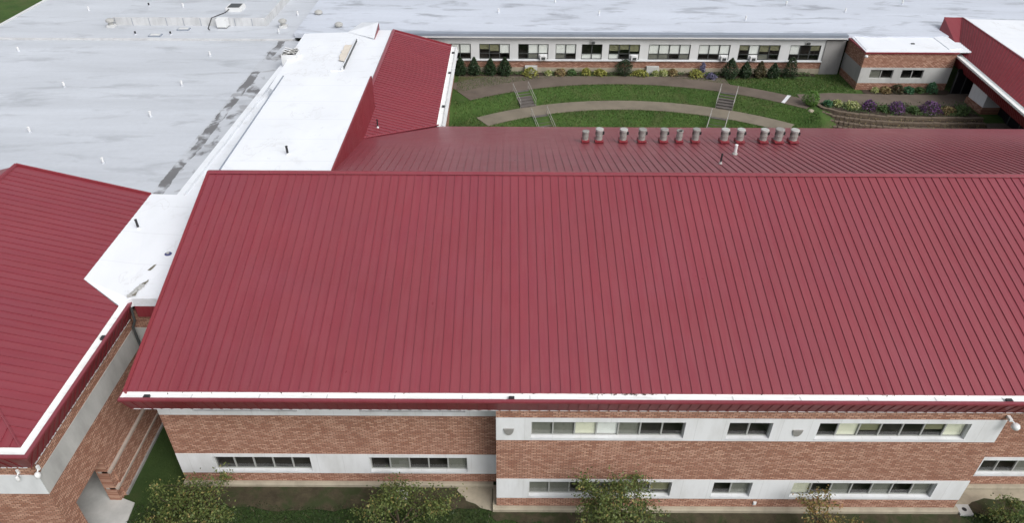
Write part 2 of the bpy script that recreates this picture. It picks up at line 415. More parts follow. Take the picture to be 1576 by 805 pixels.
# standing-seam panel: local x across, y down the slope from the top edge, z out of the roof
PW = 0.457
_panel_cache = {}
def panel_mesh(L0, L1, t0=0.0, t1=0.0, rib=0.043, w=PW):
    k = (round(L0, 3), round(L1, 3), round(t0, 3), round(t1, 3), rib, w)
    if k in _panel_cache: return _panel_cache[k]
    b = MB(); g = 0.006
    b.face([(g, t0, 0), (w, t1, 0), (w, L1, 0), (g, L0, 0)])
    b.face([(g, L0, 0), (w, L1, 0), (w, L1, -.03), (g, L0, -.03)])
    r = 0.022
    b.face([(-r / 2, t0, rib), (r / 2, t0, rib), (r / 2, L0, rib), (-r / 2, L0, rib)])
    b.face([(-r / 2, t0, 0), (-r / 2, t0, rib), (-r / 2, L0, rib), (-r / 2, L0, 0)])
    b.face([(r / 2, t0, 0), (r / 2, L0, 0), (r / 2, L0, rib), (r / 2, t0, rib)])
    b.face([(-r / 2, L0, 0), (-r / 2, L0, rib), (r / 2, L0, rib), (r / 2, L0, 0)])
    me = b.mesh('roof_panel'); _panel_cache[k] = me; return me
def frame_matrix(o, ex, ey):
    ex = Vector(ex).normalized(); ey = Vector(ey).normalized(); ez = ex.cross(ey)
    flip = 1
    if ez.z < 0: ez = -ez
    M = Matrix.Identity(4)
    for i, vv in enumerate((ex, ey, ez)):
        for j in range(3): M[j][i] = vv[j]
    M.translation = Vector(o); return M

# fascia panels along an eave: outer lip point -> bottom point, width PW each
def fascia_row(parent, P0, P1, out_top, out_bot, name='fascia_panel', mat='red_trim', step=PW):
    """P0->P1 along the eave at lip level; out_top/out_bot offsets (vectors) of fascia top and bottom."""
    P0, P1 = Vector(P0), Vector(P1); t = (P1 - P0); L = t.length; t.normalize()
    A = Vector(out_top); B = Vector(out_bot); n = max(1, int(round(L / step))); st = L / n
    nv = t.cross(B - A).normalized()
    if nv.z > 0: nv = -nv
    b = MB(); g = .004
    c0 = A + t * g; c1 = A + t * (st - g)
    b.face([c0, c1, c1 + (B - A), c0 + (B - A)])
    e = nv * 0.025
    b.face([A - t * .012 + e, A + t * .012 + e, B + t * .012 + e, B - t * .012 + e])
    b.face([A - t * .012, A - t * .012 + e, B - t * .012 + e, B - t * .012]); b.face([A + t * .012, B + t * .012, B + t * .012 + e, A + t * .012 + e])
    me = b.mesh(name)
    for i in range(n): link(me, name, mat, parent, M=Matrix.Translation(P0 + t * (i * st)))

# ------------------------------------------------------------------ heights of the site
Z0 = 0.66                        # lawn in front
CX0, CY0 = 10.8, 40.0            # centre of the courtyard's curved terraces
def smooth(a, b, t):
    t = max(0, min(1, (t - a) / (b - a))); return t * t * (3 - 2 * t)
def court_z(x, y):
    r = math.hypot(x - CX0, y - CY0)
    z = 4.2 + 1.0 * smooth(20.6, 22.9, r) + 0.93 * smooth(25.15, 26.95, r)
    if x > 28.2:
        yb = float(np.interp(x, [28.6, 29.3, 31.2, 34.2, 38, 42.5], [62.5, 61.2, 60.2, 59.55, 59.3, 59.3]))
        z -= min(1.3, .46 * max(0, yb - y + .15)) * smooth(28.2, 30.5, x)
    return z
def ground_z(x, y):
    if -8 < x < 47 and 47 < y < 71.5: return court_z(x, y)
    return Z0 + (6.13 - Z0) * smooth(34, 60, y)
def lines(segs):
    out = []
    for a, b, st in segs:
        k = max(1, int(round((b - a) / st))); out += [a + (b - a) * i / k for i in range(k)]
    return out + [segs[-1][1]]
xs = lines([(-400, -60, 20), (-60, -8.001, 2), (-8.001, 46.99, .36), (46.99, 60, 1), (60, 400, 20)])
ys = lines([(-200, 0, 20), (0, 16, 4), (16, 30, .5), (30, 47.001, 1), (47.001, 71.49, .33), (71.49, 100, 3), (100, 900, 40)])
V = np.array([(a, b, ground_z(a, b) + (0.05 * mnoise.noise((a * .5, b * .5, 0)) if 16 < b < 26 else 0)) for b in ys for a in xs])
nx = len(xs); I = np.arange(len(V)).reshape(len(ys), nx)
Fq = np.stack([I[:-1, :-1], I[:-1, 1:], I[1:, 1:], I[1:, :-1]], -1).reshape(-1, 4)
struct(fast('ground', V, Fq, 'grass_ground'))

# ------------------------------------------------------------------ main front building
SL = 0.2685; A15 = math.atan(SL)
EY, RY, BY = 22.62, 36.35, 50.45; EZ, RZ = 9.40, 9.40 + SL * (36.35 - 22.62)
LX, RX = -17.22, 47.0
bld = thing('brick_school', 'two-storey brick school building with large dark red seamed metal roof in the foreground', 'building', (3, 30, Z0))
Lf = math.hypot(RY - EY, RZ - EZ)
roof = MB()
# roof deck under the panels
roof.face([(LX, EY, EZ - .04), (RX, EY, EZ - .04), (RX, RY, RZ - .04), (LX, RY, RZ - .04)])
roof.face([(-10.3, RY, RZ - .04), (RX, RY, RZ - .04), (RX, BY, EZ - .04), (-5.2, BY, EZ - .04), (-10.3, 45.5, 10.69)])
roof.face([(LX, EY, EZ - .04), (LX, RY, RZ - .04), (LX, RY, 8.4), (LX, EY, 8.4)])
roof = roof.build('roof', 'red_roof', bld)
n = int((RX - LX) / PW)
for i in range(n):
    x = LX + .06 + i * PW
    if x > 32.5: continue
    link(panel_mesh(Lf - .14, Lf - .14), 'roof_panel', 'red_roof', roof,
         M=frame_matrix((x, RY - .13, RZ - .13 * SL), (1, 0, 0), (0, -1, -SL)))
def valley_y(x): return 45.5 + (x + 10.4) * (50.55 - 45.5) / (10.4 - 5.3)
for i in range(n):
    x = LX + .06 + i * PW
    if x < -10.4 or x > 42: continue
    ya, yb = min(BY, max(RY + .3, valley_y(x))), min(BY, valley_y(x + PW))
    k = math.sqrt(1 + SL * SL)
    link(panel_mesh((ya - RY - .13) * k, (yb - RY - .13) * k, rib=.045), 'roof_panel', 'red_roof', roof,
         M=frame_matrix((x, RY + .13, RZ - .13 * SL), (1, 0, 0), (0, 1, -SL)))
b = MB()   # ridge cap with folded edges
prof = [(-.20, -.20 * SL + .065), (-.19, -.19 * SL + .085), (0, .10), (.19, -.19 * SL + .085), (.20, -.20 * SL + .065), (0, .02)]
b.loft([(LX - .05, RY + a, RZ + c_) for a, c_ in prof], [(RX, RY + a, RZ + c_) for a, c_ in prof])
b.build('ridge_cap', 'red_roof', roof)
b = MB()   # rake trim along the left gable edge
b.loft([(LX - .09, EY - .05, EZ - .30), (LX + .07, EY - .05, EZ - .30), (LX + .07, EY - .05, EZ + .07), (LX - .09, EY - .05, EZ + .07)],
       [(LX - .09, RY, RZ - .30), (LX + .07, RY, RZ - .30), (LX + .07, RY, RZ + .07), (LX - .09, RY, RZ + .07)])
b.build('rake_trim', 'red_trim', roof)
# gutter along the front eave: white lined trough, red lip, slanted fascia
GX0, GX1 = LX - .04, 34.0
gu = MB()
prof = [(EY + .02, EZ - .03), (EY - .05, EZ - .10), (EY - .30, EZ - .10), (EY - .38, EZ - .005), (EY - .38, EZ - .3), (EY + .02, EZ - .3)]
gu.loft([(GX0, a, c_) for a, c_ in prof], [(GX1, a, c_) for a, c_ in prof])
gu.box((GX0 - .05, EY - .38, EZ - .3), (GX0, EY, EZ + .0))
gut = gu.build('gutter', 'gutter_white', bld)
for gi in range(13):
    q = MB(); gx = -14.2 + gi * 3.05; q.box((gx, EY - .382, EZ - .10), (gx + .05, EY + .0, EZ - .088)); q.build('gutter_joint', 'stained_white', gut)
for gx in (-16.15, .24, 22.6):
    q = MB(); q.box((gx - .13, EY - .37, EZ - .095), (gx + .13, EY - .20, EZ + .02)); q.build('gutter_outlet', 'dark', gut)
lip = MB(); lip.box((GX0 - .09, EY - .55, EZ - .09), (GX1, EY - .385, EZ + .012)); lip.box((GX0 - .09, EY - .384, EZ - .09), (GX0 - .052, EY, EZ + .012))
lip.build('gutter_lip', 'red_roof', bld)
fb = MB()
fb.face([(GX0 - .08, EY - .53, EZ - .09), (GX1, EY - .53, EZ - .09), (GX1, EY - .035, 8.31), (GX0 + .06, EY - .035, 8.31)])
fb.face([(GX0 - .08, EY - .53, EZ - .09), (GX0 + .06, EY - .035, 8.31), (GX0 + .06, EY + 2.5, 8.31), (GX0 - .08, EY + 2.5, EZ - .09)])
fas = fb.build('fascia', 'red_trim', bld)
fascia_row(fas, (GX0 + .02, 0, 0), (33.4, 0, 0), (0, EY - .535, EZ - .09), (0, EY - .04, 8.315))
b = MB()
for i in range(0, 108): b.box((GX0 + .1 + i * PW, EY - .045, 8.27), (GX0 + .1 + i * PW + PW * .82, EY - .015, 8.307))
b.build('soffit_trim', 'white_concrete', fas)
b = MB(); b.face([(LX + .05, EY - .04, 8.30), (GX1, EY - .04, 8.30), (GX1, EY + 1.8, 8.30), (LX + .05, EY + 1.8, 8.30)]); b.build('soffit', 'red_trim', bld)

WY, CYR = 22.64, 24.13
fb_, fr_ = facing_front(WY), facing_front(CYR)
BX0, BX1, WX0 = -0.47, 23.37, -17.20
UB, UT, LB, LT = 6.18, 7.74, 1.67, 3.22     # white bands
PL = 0.99                                   # plinth top
UW = [(1.19, 8.44, 6.36, 7.47), (10.49, 12.53, 6.36, 7.47), (14.72, 21.83, 6.36, 7.47)]
LW = [(1.18, 8.41, 1.86, 3.01), (10.53, 12.49, 1.86, 3.01), (14.56, 21.82, 1.86, 3.01)]
slab(fb_, BX0, BX1, UT, 8.29, 'brick_wall', 'brick_y', bld)
slab(fb_, BX0 - .003, BX1 + .003, UB, UT, 'concrete_band', 'band_concrete', bld, UW, front=-.02, reveal=.22, thick=.35)
slab(fb_, BX0, BX1, LT, UB, 'brick_wall', 'brick_y', bld)
slab(fb_, BX0 - .003, BX1 + .003, LB, LT, 'concrete_band', 'band_concrete', bld, LW, front=-.02, reveal=.22, thick=.35)
slab(fb_, BX0, BX1, PL, LB, 'brick_wall', 'brick_y', bld)
for (hs_, pn) in ((UW, ('GGCWGDD', 'DD', 'DCODDOC')), (LW, ('GGDGDGO', 'DG', 'CDGDGDG'))):
    for h, q in zip(hs_, pn):
        window(bld, fb_, *h, list(q))
        s_ = MB(); s_.box((h[0] - .02, WY - .05, h[2] - .06), (h[1] + .02, WY - .021, h[2] + .012)); s_.build('window_sill', 'white_concrete', bld)
# bay side walls
for (xx, mp, sg) in ((BX0, facing_left(BX0), 1), (BX1, facing_right(BX1), -1)):
    for (a, c_, mt) in ((PL, LB, 'brick_x'), (LB, LT, 'white_concrete'), (LT, UB, 'brick_x'), (UB, UT, 'white_concrete'), (UT, 8.29, 'brick_x')):
        q = MB(); q.box((min(xx, xx + sg * .3), WY + .31, a), (max(xx, xx + sg * .3), CYR, c_))
        q.build('concrete_band' if 'white' in mt else 'brick_wall', mt, bld)
# recessed walls
RL = [(-15.35, -10.25, 1.82, 2.97), (-7.14, -2.03, 1.82, 2.97)]
RU = [(-15.45, -10.29, 6.46, 7.40), (-7.24, -2.02, 6.46, 7.40)]
RR = [(24.95, 34.0, 1.82, 2.97)]
for (u0, u1, up, lo) in ((WX0, BX0 - .003, RU, RL), (BX1 + .003, 40.0, [], RR)):
    slab(fr_, u0, u1, UT, 8.29, 'brick_wall', 'brick_y', bld)
    if up: slab(fr_, u0, u1, UB, UT, 'concrete_band', 'band_concrete', bld, up, front=-.02, reveal=.22, thick=.35)
    else: slab(fr_, u0, u1, UB, UT, 'brick_wall', 'brick_y', bld)
    slab(fr_, u0, u1, LT, UB, 'brick_wall', 'brick_y', bld)
    if lo is RR:
        slab(fr_, u0, 24.70, LB, LT, 'brick_wall', 'brick_y', bld)
        slab(fr_, 24.70, u1, LB, LT, 'concrete_band', 'band_concrete', bld, lo, front=-.02, reveal=.22, thick=.35)
    else: slab(fr_, u0, u1, LB, LT, 'concrete_band', 'band_concrete', bld, lo, front=-.02, reveal=.22, thick=.35)
    slab(fr_, u0, u1, PL, LB, 'brick_wall', 'brick_y', bld)
for h, q in zip(RL, ('DDDDD', 'DGDDG')): window(bld, fr_, *h, list(q))
for h in RU: window(bld, fr_, *h, list('DDDDD'))
window(bld, fr_, *RR[0], list('DDGDGDDGD'))
for h in RL + RR:
    s_ = MB(); s_.box((h[0] - .02, CYR - .05, h[2] - .06), (h[1] + .02, CYR - .021, h[2] + .012)); s_.build('window_sill', 'white_concrete', bld)
b = MB(); b.box((WX0, CYR + .02, Z0 - 1), (WX0 + .35, RY + 8, 8.3)); b.build('gable_wall', 'brick_x', bld)
# plinth
def plinth(u0, u1, y, name='plinth'):
    q = MB(); pr = [(y + .05, Z0 - .6), (y - .20, Z0 - .6), (y - .20, PL - .10), (y - .14, PL - .03), (y + .05, PL)]
    q.loft([(u0, a, c_) for a, c_ in pr], [(u1, a, c_) for a, c_ in pr]); return q.build(name, 'tan_plinth', bld)
plinth(WX0 - .1, BX0 - .2, CYR); plinth(BX0 - .2, BX1 + .2, WY); plinth(BX1 + .2, 40, CYR)
q = MB(); q.box((BX0 - .2, WY - .14, Z0 - .6), (BX0 + .02, CYR - .19, PL - .04)); q.build('plinth', 'tan_plinth', bld)
q = MB(); q.box((BX1 - .02, WY - .14, Z0 - .6), (BX1 + .2, CYR - .19, PL - .04)); q.build('plinth', 'tan_plinth', bld)
# back and end walls (seen only from other places)
q = MB(); q.box((-5.0, BY - .5, 0), (46.5, BY - .2, 9.35)); q.box((46.2, EY + 1.5, 0), (46.5, BY - .5, 9.35)); q.build('brick_wall', 'brick_y', bld)
# half-round louvre hoods in the upper band
for i, vx in enumerate((0.13, 13.78)):
    t = MB(); nseg = 14; rr = .25; zc = 7.02
    A = [(vx + rr * math.cos(math.pi + math.pi * k / nseg), WY - .021, zc + .46 * math.sin(math.pi + math.pi * k / nseg)) for k in range(nseg + 1)]
    B = [(vx + (a[0] - vx) * .93, WY - .075, zc - .01 + (a[2] - zc) * .93) for a in A]
    t.loft(A, B); o = t.build('vent_hood', 'grey_metal')
    tag(o, ['half-round grey vent hood left of the first upper window row', 'half-round grey vent hood between the two-pane and right upper windows'][i], 'vent', 'vent hoods on the upper band')

# ------------------------------------------------------------------ ground strips by the front wall
def blob_sheet(name, mat, pts, z, jitter=.18, sub=6, seed=0):
    out = []
    for i in range(len(pts)):
        a, c_ = Vector((*pts[i][:2], 0)), Vector((*pts[(i + 1) % len(pts)][:2], 0))
        j = jitter * (pts[i][2] if len(pts[i]) > 2 else 1)
        for k in range(sub):
            q = a.lerp(c_, k / sub); out.append((q.x + j * mnoise.noise((q.x * 1.7 + seed, q.y * 1.7, 3)) * 2, q.y + j * mnoise.noise((q.x * 1.3, q.y * 1.3 + seed, 9)) * 2, z))
    b = MB(); b.face(out); o = b.build(name, mat); struct(o)
    bm = bmesh.new(); bm.from_mesh(o.data); bmesh.ops.triangulate(bm, faces=bm.faces); bm.to_mesh(o.data); bm.free(); return o
blob_sheet('bare_soil', 'soil', [(-17.6, 24.0, 0), (-.72, 24.0, 0), (-.75, 22.6, .6), (-3.4, 22.55), (-8, 22.5), (-13, 22.6), (-17.4, 22.7)], Z0 + .06, .22, 10, 2)
blob_sheet('concrete_pad', 'tan_plinth', [(-2.5, 23.95, .2), (-.71, 23.95, 0), (-.71, 22.5, 0), (-1.4, 22.7), (-2.2, 23.1)], Z0 + .066, .15, 8, 5)
b = MB(); b.box((BX0 - .3, WY - .45, Z0 - .3), (BX1 + .3, WY - .19, Z0 + .05)); struct(b.build('apron', 'soil'))
blob_sheet('bare_soil', 'soil', [(23.65, 23.9, 0), (34, 23.9, 0), (34, 23.0), (28, 22.9), (24.6, 22.5), (23.7, 22.4)], Z0 + .06, .22, 8, 7)
blob_sheet('concrete_pad', 'tan_plinth', [(23.65, 23.95, 0), (30, 23.95, 0), (29, 23.45), (25.5, 23.4), (23.7, 23.0, .4)], Z0 + .066, .15, 8, 3)
blob_sheet('bare_soil', 'soil', [(-.6, 22.2, 0), (24, 22.2, 0), (24, 21.8), (12, 21.75), (-.4, 21.85)], Z0 + .058, .12, 30, 11)
# concrete drain blocks with a round hole
for i, (px, py, s_, lab) in enumerate(((-5.58, 23.36, .36, 'concrete drain block with hole behind the middle-left tree'), (24.0, 22.66, .34, 'concrete drain block with dark hole beside right bay corner'))):
    t = thing('drain_block', lab, 'drain', (px, py, Z0), 'drain blocks along the wall')
    q = MB(); q.prism([(px - s_, py - s_ * .9, Z0 + .16), (px + s_, py - s_ * .9, Z0 + .16), (px + s_, py + s_ * .9, Z0 + .16), (px - s_, py + s_ * .9, Z0 + .16)], Z0 - .1); q.build('slab', 'grey_concrete', t)
    q = MB(); q.lathe([(.12, 0), (.12, .006)], (px, py, Z0 + .161), 14); q.build('hole', 'dark', t)
# path by the left building
b = MB(); b.prism([(-22.6, 20.0, Z0 + .06), (-19.2, 18.6, Z0 + .06), (-19.55, 22.9, Z0 + .06), (-20.9, 23.4, Z0 + .06), (-20.9, 26.2, Z0 + .06), (-23.6, 26.2, Z0 + .06)], Z0 - .2); struct(b.build('path', 'grey_concrete'))

# ------------------------------------------------------------------ left building
lb = thing('brick_annex', 'brick building with red hipped metal roof and concrete band at far left', 'building', (-26, 28, Z0))
LEX, LEY = -20.2, 19.42; LRX = -30.2; LZ = EZ; LYB = 38.9
lz = lambda x: LZ + SL * (LEX - x)
rf = MB()
hy = LEY + (LEX - LRX)
rf.face([(LEX, LEY, LZ - .04), (LEX, 28.6, LZ - .04), (-22.5, 30.1, lz(-22.5) - .04), (-22.5, LYB, lz(-22.5) - .04), (LRX, LYB, lz(LRX) - .04), (LRX, hy, lz(LRX) - .04)])
rf.face([(LEX, LEY, LZ - .04), (LRX, hy, lz(LRX) - .04), (-40.2, LEY, LZ - .04)])
rf.face([(-40.2, LEY, LZ - .04), (LRX, hy, lz(LRX) - .04), (LRX, LYB, lz(LRX) - .04), (-40.2, LYB, LZ - .04)])
lroof = rf.build('roof', 'red_roof', lb)
k = math.sqrt(1 + SL * SL)
ny = int((LYB - LEY) / PW)
for i in range(ny):
    y = LEY + .05 + i * PW; y2 = y + PW
    xa = max(LRX, LEX - (y - LEY)); xb = max(LRX, LEX - (y2 - LEY))       # hip cut at the top
    def xe(yy): return LEX if yy < 28.6 else (LEX - (yy - 28.6) * 2.3 / 1.5 if yy < 30.1 else -22.5)
    ea, eb = xe(y), xe(y2)
    top = LRX
    link(panel_mesh((ea - top) * k, (eb - top) * k, (xa - top) * k, (xb - top) * k), 'roof_panel', 'red_roof', lroof,
         M=frame_matrix((top, y, lz(top)), (0, 1, 0), (1, 0, -SL)))
for i in range(16):                                                   # front-facing hip slope
    x = LEX - (i + 1) * PW; t0, t1 = (LEX - x), (LEX - x - PW)
    top = LEX - LRX
    link(panel_mesh(top * k, top * k, (top - t0) * k, (top - t1) * k), 'roof_panel', 'red_roof', lroof,
         M=frame_matrix((x, LEY + top, lz(LRX)), (1, 0, 0), (0, -1, -SL)))
b = MB(); b.tube([(LEX, LEY, LZ + .03), (LRX, hy, lz(LRX) + .03)], .045, 6); b.tube([(LRX, hy, lz(LRX) + .03), (LRX, LYB, lz(LRX) + .03)], .11, 6); b.build('ridge_cap', 'red_roof', lroof)
b = MB(); b.loft([(-22.5, LYB - .02, lz(-22.5) - .3), (-22.5, LYB + .12, lz(-22.5) - .3), (-22.5, LYB + .12, lz(-22.5) + .09), (-22.5, LYB - .02, lz(-22.5) + .09)],
                 [(LRX, LYB - .02, lz(LRX) - .3), (LRX, LYB + .12, lz(LRX) - .3), (LRX, LYB + .12, lz(LRX) + .09), (LRX, LYB - .02, lz(LRX) + .09)]); b.build('rake_trim', 'red_trim', lroof)
# gutter L-shaped: right side and front
g2 = MB()
pr = [(0, -.03), (.05, -.10), (.30, -.10), (.38, -.005), (.38, -.3), (0, -.3)]
g2.loft([(LEX + a, LEY - a, LZ + c_) for a, c_ in pr], [(LEX + a, 29.0, LZ + c_) for a, c_ in pr])
g2.loft([(LEX + a, LEY - a, LZ + c_) for a, c_ in pr], [(-40, LEY - a, LZ + c_) for a, c_ in pr])
g2 = g2.build('gutter', 'gutter_white', lb)
q = MB(); q.box((LEX + .2, 26.1, LZ - .095), (LEX + .37, 26.36, LZ + .02)); q.build('gutter_outlet', 'dark', g2)
li = MB(); li.box((LEX + .385, LEY - .55, LZ - .09), (LEX + .55, 29.0, LZ + .012)); li.box((-40, LEY - .55, LZ - .09), (LEX + .384, LEY - .385, LZ + .012)); li.build('gutter_lip', 'red_roof', lb)
fb2 = MB()
fb2.face([(LEX + .53, LEY - .53, LZ - .09), (LEX + .53, 29.2, LZ - .09), (LEX + .0, 29.2, 8.10), (LEX + .0, LEY - .0, 8.10)])
fb2.face([(LEX + .53, LEY - .53, LZ - .09), (LEX + .0, LEY - .0, 8.10), (-40, LEY - .0, 8.10), (-40, LEY - .53, LZ - .09)])
f2 = fb2.build('fascia', 'red_trim', lb)
fascia_row(f2, (0, LEY - .1, 0), (0, 29.0, 0), (LEX + .535, 0, LZ - .09), (LEX + .005, 0, 8.105))
fascia_row(f2, (-28, 0, 0), (LEX + .05, 0, 0), (0, LEY - .535, LZ - .09), (0, LEY - .005, 8.105))
b = MB()
for i in range(21): b.box((LEX - .02, LEY + .2 + i * PW, 8.05), (LEX + .012, LEY + .2 + i * PW + PW * .8, 8.095))
for i in range(12): b.box((LEX - .6 - i * PW, LEY - .012, 8.05), (LEX - .6 - i * PW + PW * .8, LEY + .02, 8.095))
b.build('soffit_trim', 'white_concrete', f2)
LWX = -20.30; LWY = 19.56; mr = facing_right(LWX); mf = facing_front(LWY)
# right wall: brick / band / brick with the entrance opening
slab(mr, LWY + .004, 30.0, 7.40, 8.09, 'brick_wall', 'brick_x', lb)
slab(mr, LWY - .025, 30.0, 6.10, 7.40, 'concrete_band', 'grey_concrete', lb, front=-.025)
slab(mr, LWY + .004, 30.0, 4.05, 6.10, 'brick_wall', 'brick_x', lb)
slab(mr, LWY + .004, 20.55, Z0 - .3, 4.05, 'brick_wall', 'brick_x', lb)
slab(mr, 23.05, 30.0, Z0 - .3, 4.05, 'brick_wall', 'brick_x', lb)
slab(mf, -40, LWX - .004, 7.40, 8.09, 'brick_wall', 'brick_y', lb)
slab(mf, -40, LWX + .021, 6.10, 7.40, 'concrete_band', 'white_concrete', lb, front=-.028)
slab(mf, -40, LWX - .004, Z0 - .3, 6.10, 'brick_wall', 'brick_y', lb)
# porch interior
b = MB(); b.box((-23.6, 19.9, Z0 - .3), (-23.3, 30, 4.05)); b.box((-23.3, 26.05, Z0 - .3), (LWX - .31, 26.35, 4.05)); b.box((LWX - .6, 23.06, Z0 - .3), (LWX - .302, 26.05, 4.05)); b.box((-23.3, 20.25, Z0 - .3), (LWX - .31, 20.55, 4.05)); b.build('porch_wall', 'brick_x', lb)
b = MB(); b.box((-23.3, 20.25, 4.06), (LWX - .31, 26.3, 4.2)); b.build('porch_ceiling', 'white_concrete', lb)
# projecting lower wall with two stone courses
b = MB(); b.box((LWX + .002, 23.4, Z0 - .3), (-20.2, 30, 2.93)); b.build('low_wall', 'brick_x', lb)
for (z_, dx) in ((2.93, .05), (1.62, .06)):
    b = MB(); b.box((LWX - .5, 23.05, z_), (-20.2 + dx, 29.8, z_ + .13)); b.build('stone_course', 'tan_stone', lb)
b = MB(); b.box((-20.198, 23.42, Z0 - .3), (-20.1, 29.8, Z0 + .16)); b.build('plinth', 'dark_concrete', lb)
b = MB(); b.box((-40, LYB - .3, Z0), (LWX - 2.5, LYB, 9.3)); b.box((-40, LEY + .4, Z0), (-39.7, LYB, 9.3)); b.build('brick_wall', 'brick_y', lb)
# downpipe at the inner corner
b = MB(); b.tube([(-19.75, 28.9, 9.1), (-19.8, 28.85, 8.2), (-20.0, 28.8, 7.8), (-20.0, 28.8, Z0)], .07, 8); o = b.build('downpipe', 'frame_dark'); tag(o, 'dark downpipe in the inner corner between the two brick buildings', 'downpipe')
# small white floodlights at the left building's corner
for i, (px, py, pz, s_, lab) in enumerate(((-20.05, 19.40, 7.75, .85, 'white round floodlight at the left building corner'), (-21.05, 19.44, 7.45, .55, 'small white wall lamp left of the corner floodlight'))):
    t = thing('wall_light', lab, 'lamp', (px, py + .12, pz), 'white lights on the left corner')
    q = MB(); q.box((px - .05, py + .05, pz + .10), (px + .05, py + .16, pz + .34)); q.tube([(px, py + .1, pz + .2), (px, py - .06, pz + .08)], .03, 6); q.build('bracket', 'white_paint', t)
    q = MB(); q.lathe([(.05, .16), (.12 * s_, .10), (.15 * s_, 0), (.14 * s_, -.10), (.05, -.15)], (px + .02, py - .12, pz), 14); q.build('lamp_head', 'white_paint', t, True)
# ------------------------------------------------------------------ white-roofed link between the buildings
lk = thing('link_building', 'white membrane-roofed link between the left and main buildings', 'building', (-18.5, 34, Z0))
b = MB()
b.prism([(-20.15, 28.62, 9.46), (-19.62, 29.0, 9.60), (-17.0, 29.0, 9.60), (-17.0, 39.2, 9.72), (-20.75, 39.2, 9.72), (-22.52, 39.0, 10.03), (-22.50, 30.12, 10.03)], 9.1)
bm = b.build('roof', 'white_membrane', lk)
b = MB(); b.face([(-22.5, 39.02, 10.03), (-20.75, 39.22, 9.72), (-20.75, 39.22, 9.3), (-22.5, 39.02, 9.3)]); b.build('roof_edge', 'white_membrane', lk)
b = MB(); b.box((-19.62, 29.02, 8.35), (-17.3, 29.2, 9.59)); fa = b.build('fascia', 'red_trim', lk)
fascia_row(fa, (-19.62, 0, 0), (-17.4, 0, 0), (0, 29.015, 9.58), (0, 29.015, 8.36))
slab(facing_front(29.25), -20.2, -17.2, 7.4, 8.5, 'brick_wall', 'brick_y', lk)
slab(facing_front(29.25), -20.2, -17.2, 6.1, 7.4, 'concrete_band', 'grey_concrete', lk, front=-.02)
slab(facing_front(29.25), -20.2, -17.2, Z0 - .3, 6.1, 'brick_wall', 'brick_y', lk)
# strip of white roof running back beside the grey roof, with a kerb
b = MB(); b.prism([(-20.7, 39.2, 9.71), (-16.62, 39.2, 9.71), (-16.62, 51.0, 9.71), (-16.62, 62.0, 9.71), (-19.75, 62.0, 9.71)], 9.1); b.build('roof', 'white_membrane', lk)
b = MB(); b.prism([(-20.98, 39.1, 9.90), (-20.55, 39.1, 9.90), (-19.62, 66.0, 9.98), (-20.05, 66.0, 9.98)], 9.2); b.build('roof_kerb', 'white_membrane', lk)
# raised flat roof behind the main ridge
rz = RZ + .02
b = MB(); b.prism([(-16.62, RY + .22, rz), (-10.22, RY + .22, rz), (-10.22, 51.0, rz), (-16.62, 51.0, rz)], 9.2); b.build('raised_roof', 'white_membrane', lk)
b = MB(); b.box((-16.70, RY + .22, rz - .15), (-16.625, 51.0, rz + .05)); b.build('roof_edge', 'flashing', lk)
b = MB()
b.prism([(-10.215, RY + .2, rz + .03), (-10.10, RY + .2, rz + .03), (-10.10, 51.03, rz + .03), (-10.215, 51.03, rz + .03)], 10.2); rw = b.build('red_wall', 'red_trim', lk)
fascia_row(rw, (0, RY + .3, 0), (0, 51.0, 0), (-10.095, 0, rz - .02), (-10.095, 0, 10.4), name='wall_panel')
# low white roof further back
b = MB(); b.prism([(-19.3, 55.0, 10.55), (-16.0, 51.03, 10.6), (-11.0, 51.03, 10.9), (-11.0, 68.4, 10.9), (-12.7, 68.5, 10.85), (-15.3, 68.2, 10.75), (-19.5, 68.2, 10.6)], 9.3)
b.build('roof', 'white_membrane', lk)
b = MB(); b.loft([(-15.3, 68.2, 10.76), (-12.45, 65.9, 10.9), (-12.45, 66.0, 10.90)], [(-14.5, 71.2, 10.75), (-12.42, 68.8, 11.50), (-12.40, 68.9, 10.6)]); b.build('roof_cricket', 'white_membrane', lk)
b = MB(); b.face([(-12.40, 65.85, 10.92), (-12.38, 68.85, 11.46), (-12.38, 68.9, 10.6), (-12.40, 65.9, 10.6)]); b.build('red_wall', 'red_trim', lk)
b = MB(); b.prism([(-14.05, 58.3, 10.95), (-13.93, 58.3, 10.95), (-14.0, 66.0, 10.95), (-14.12, 66.0, 10.95)], 10.6); b.box((-15.0, 58.2, 10.6), (-14.06, 58.3, 10.80)); b.build('roof_kerb', 'white_membrane', lk)
b = MB(); b.prism([(-13.925, 58.6, 11.0), (-13.89, 58.6, 11.0), (-13.96, 65.6, 11.0), (-13.995, 65.6, 11.0)], 10.7); b.build('roof_edge', 'frame_dark', lk)
blob = blob_sheet('rust_stain', 'rust_tan', [(-14.15, 60.2, .3), (-14.2, 64.4, .3), (-14.9, 64.4), (-14.75, 60.4)], 10.84, .12, 8, 4)

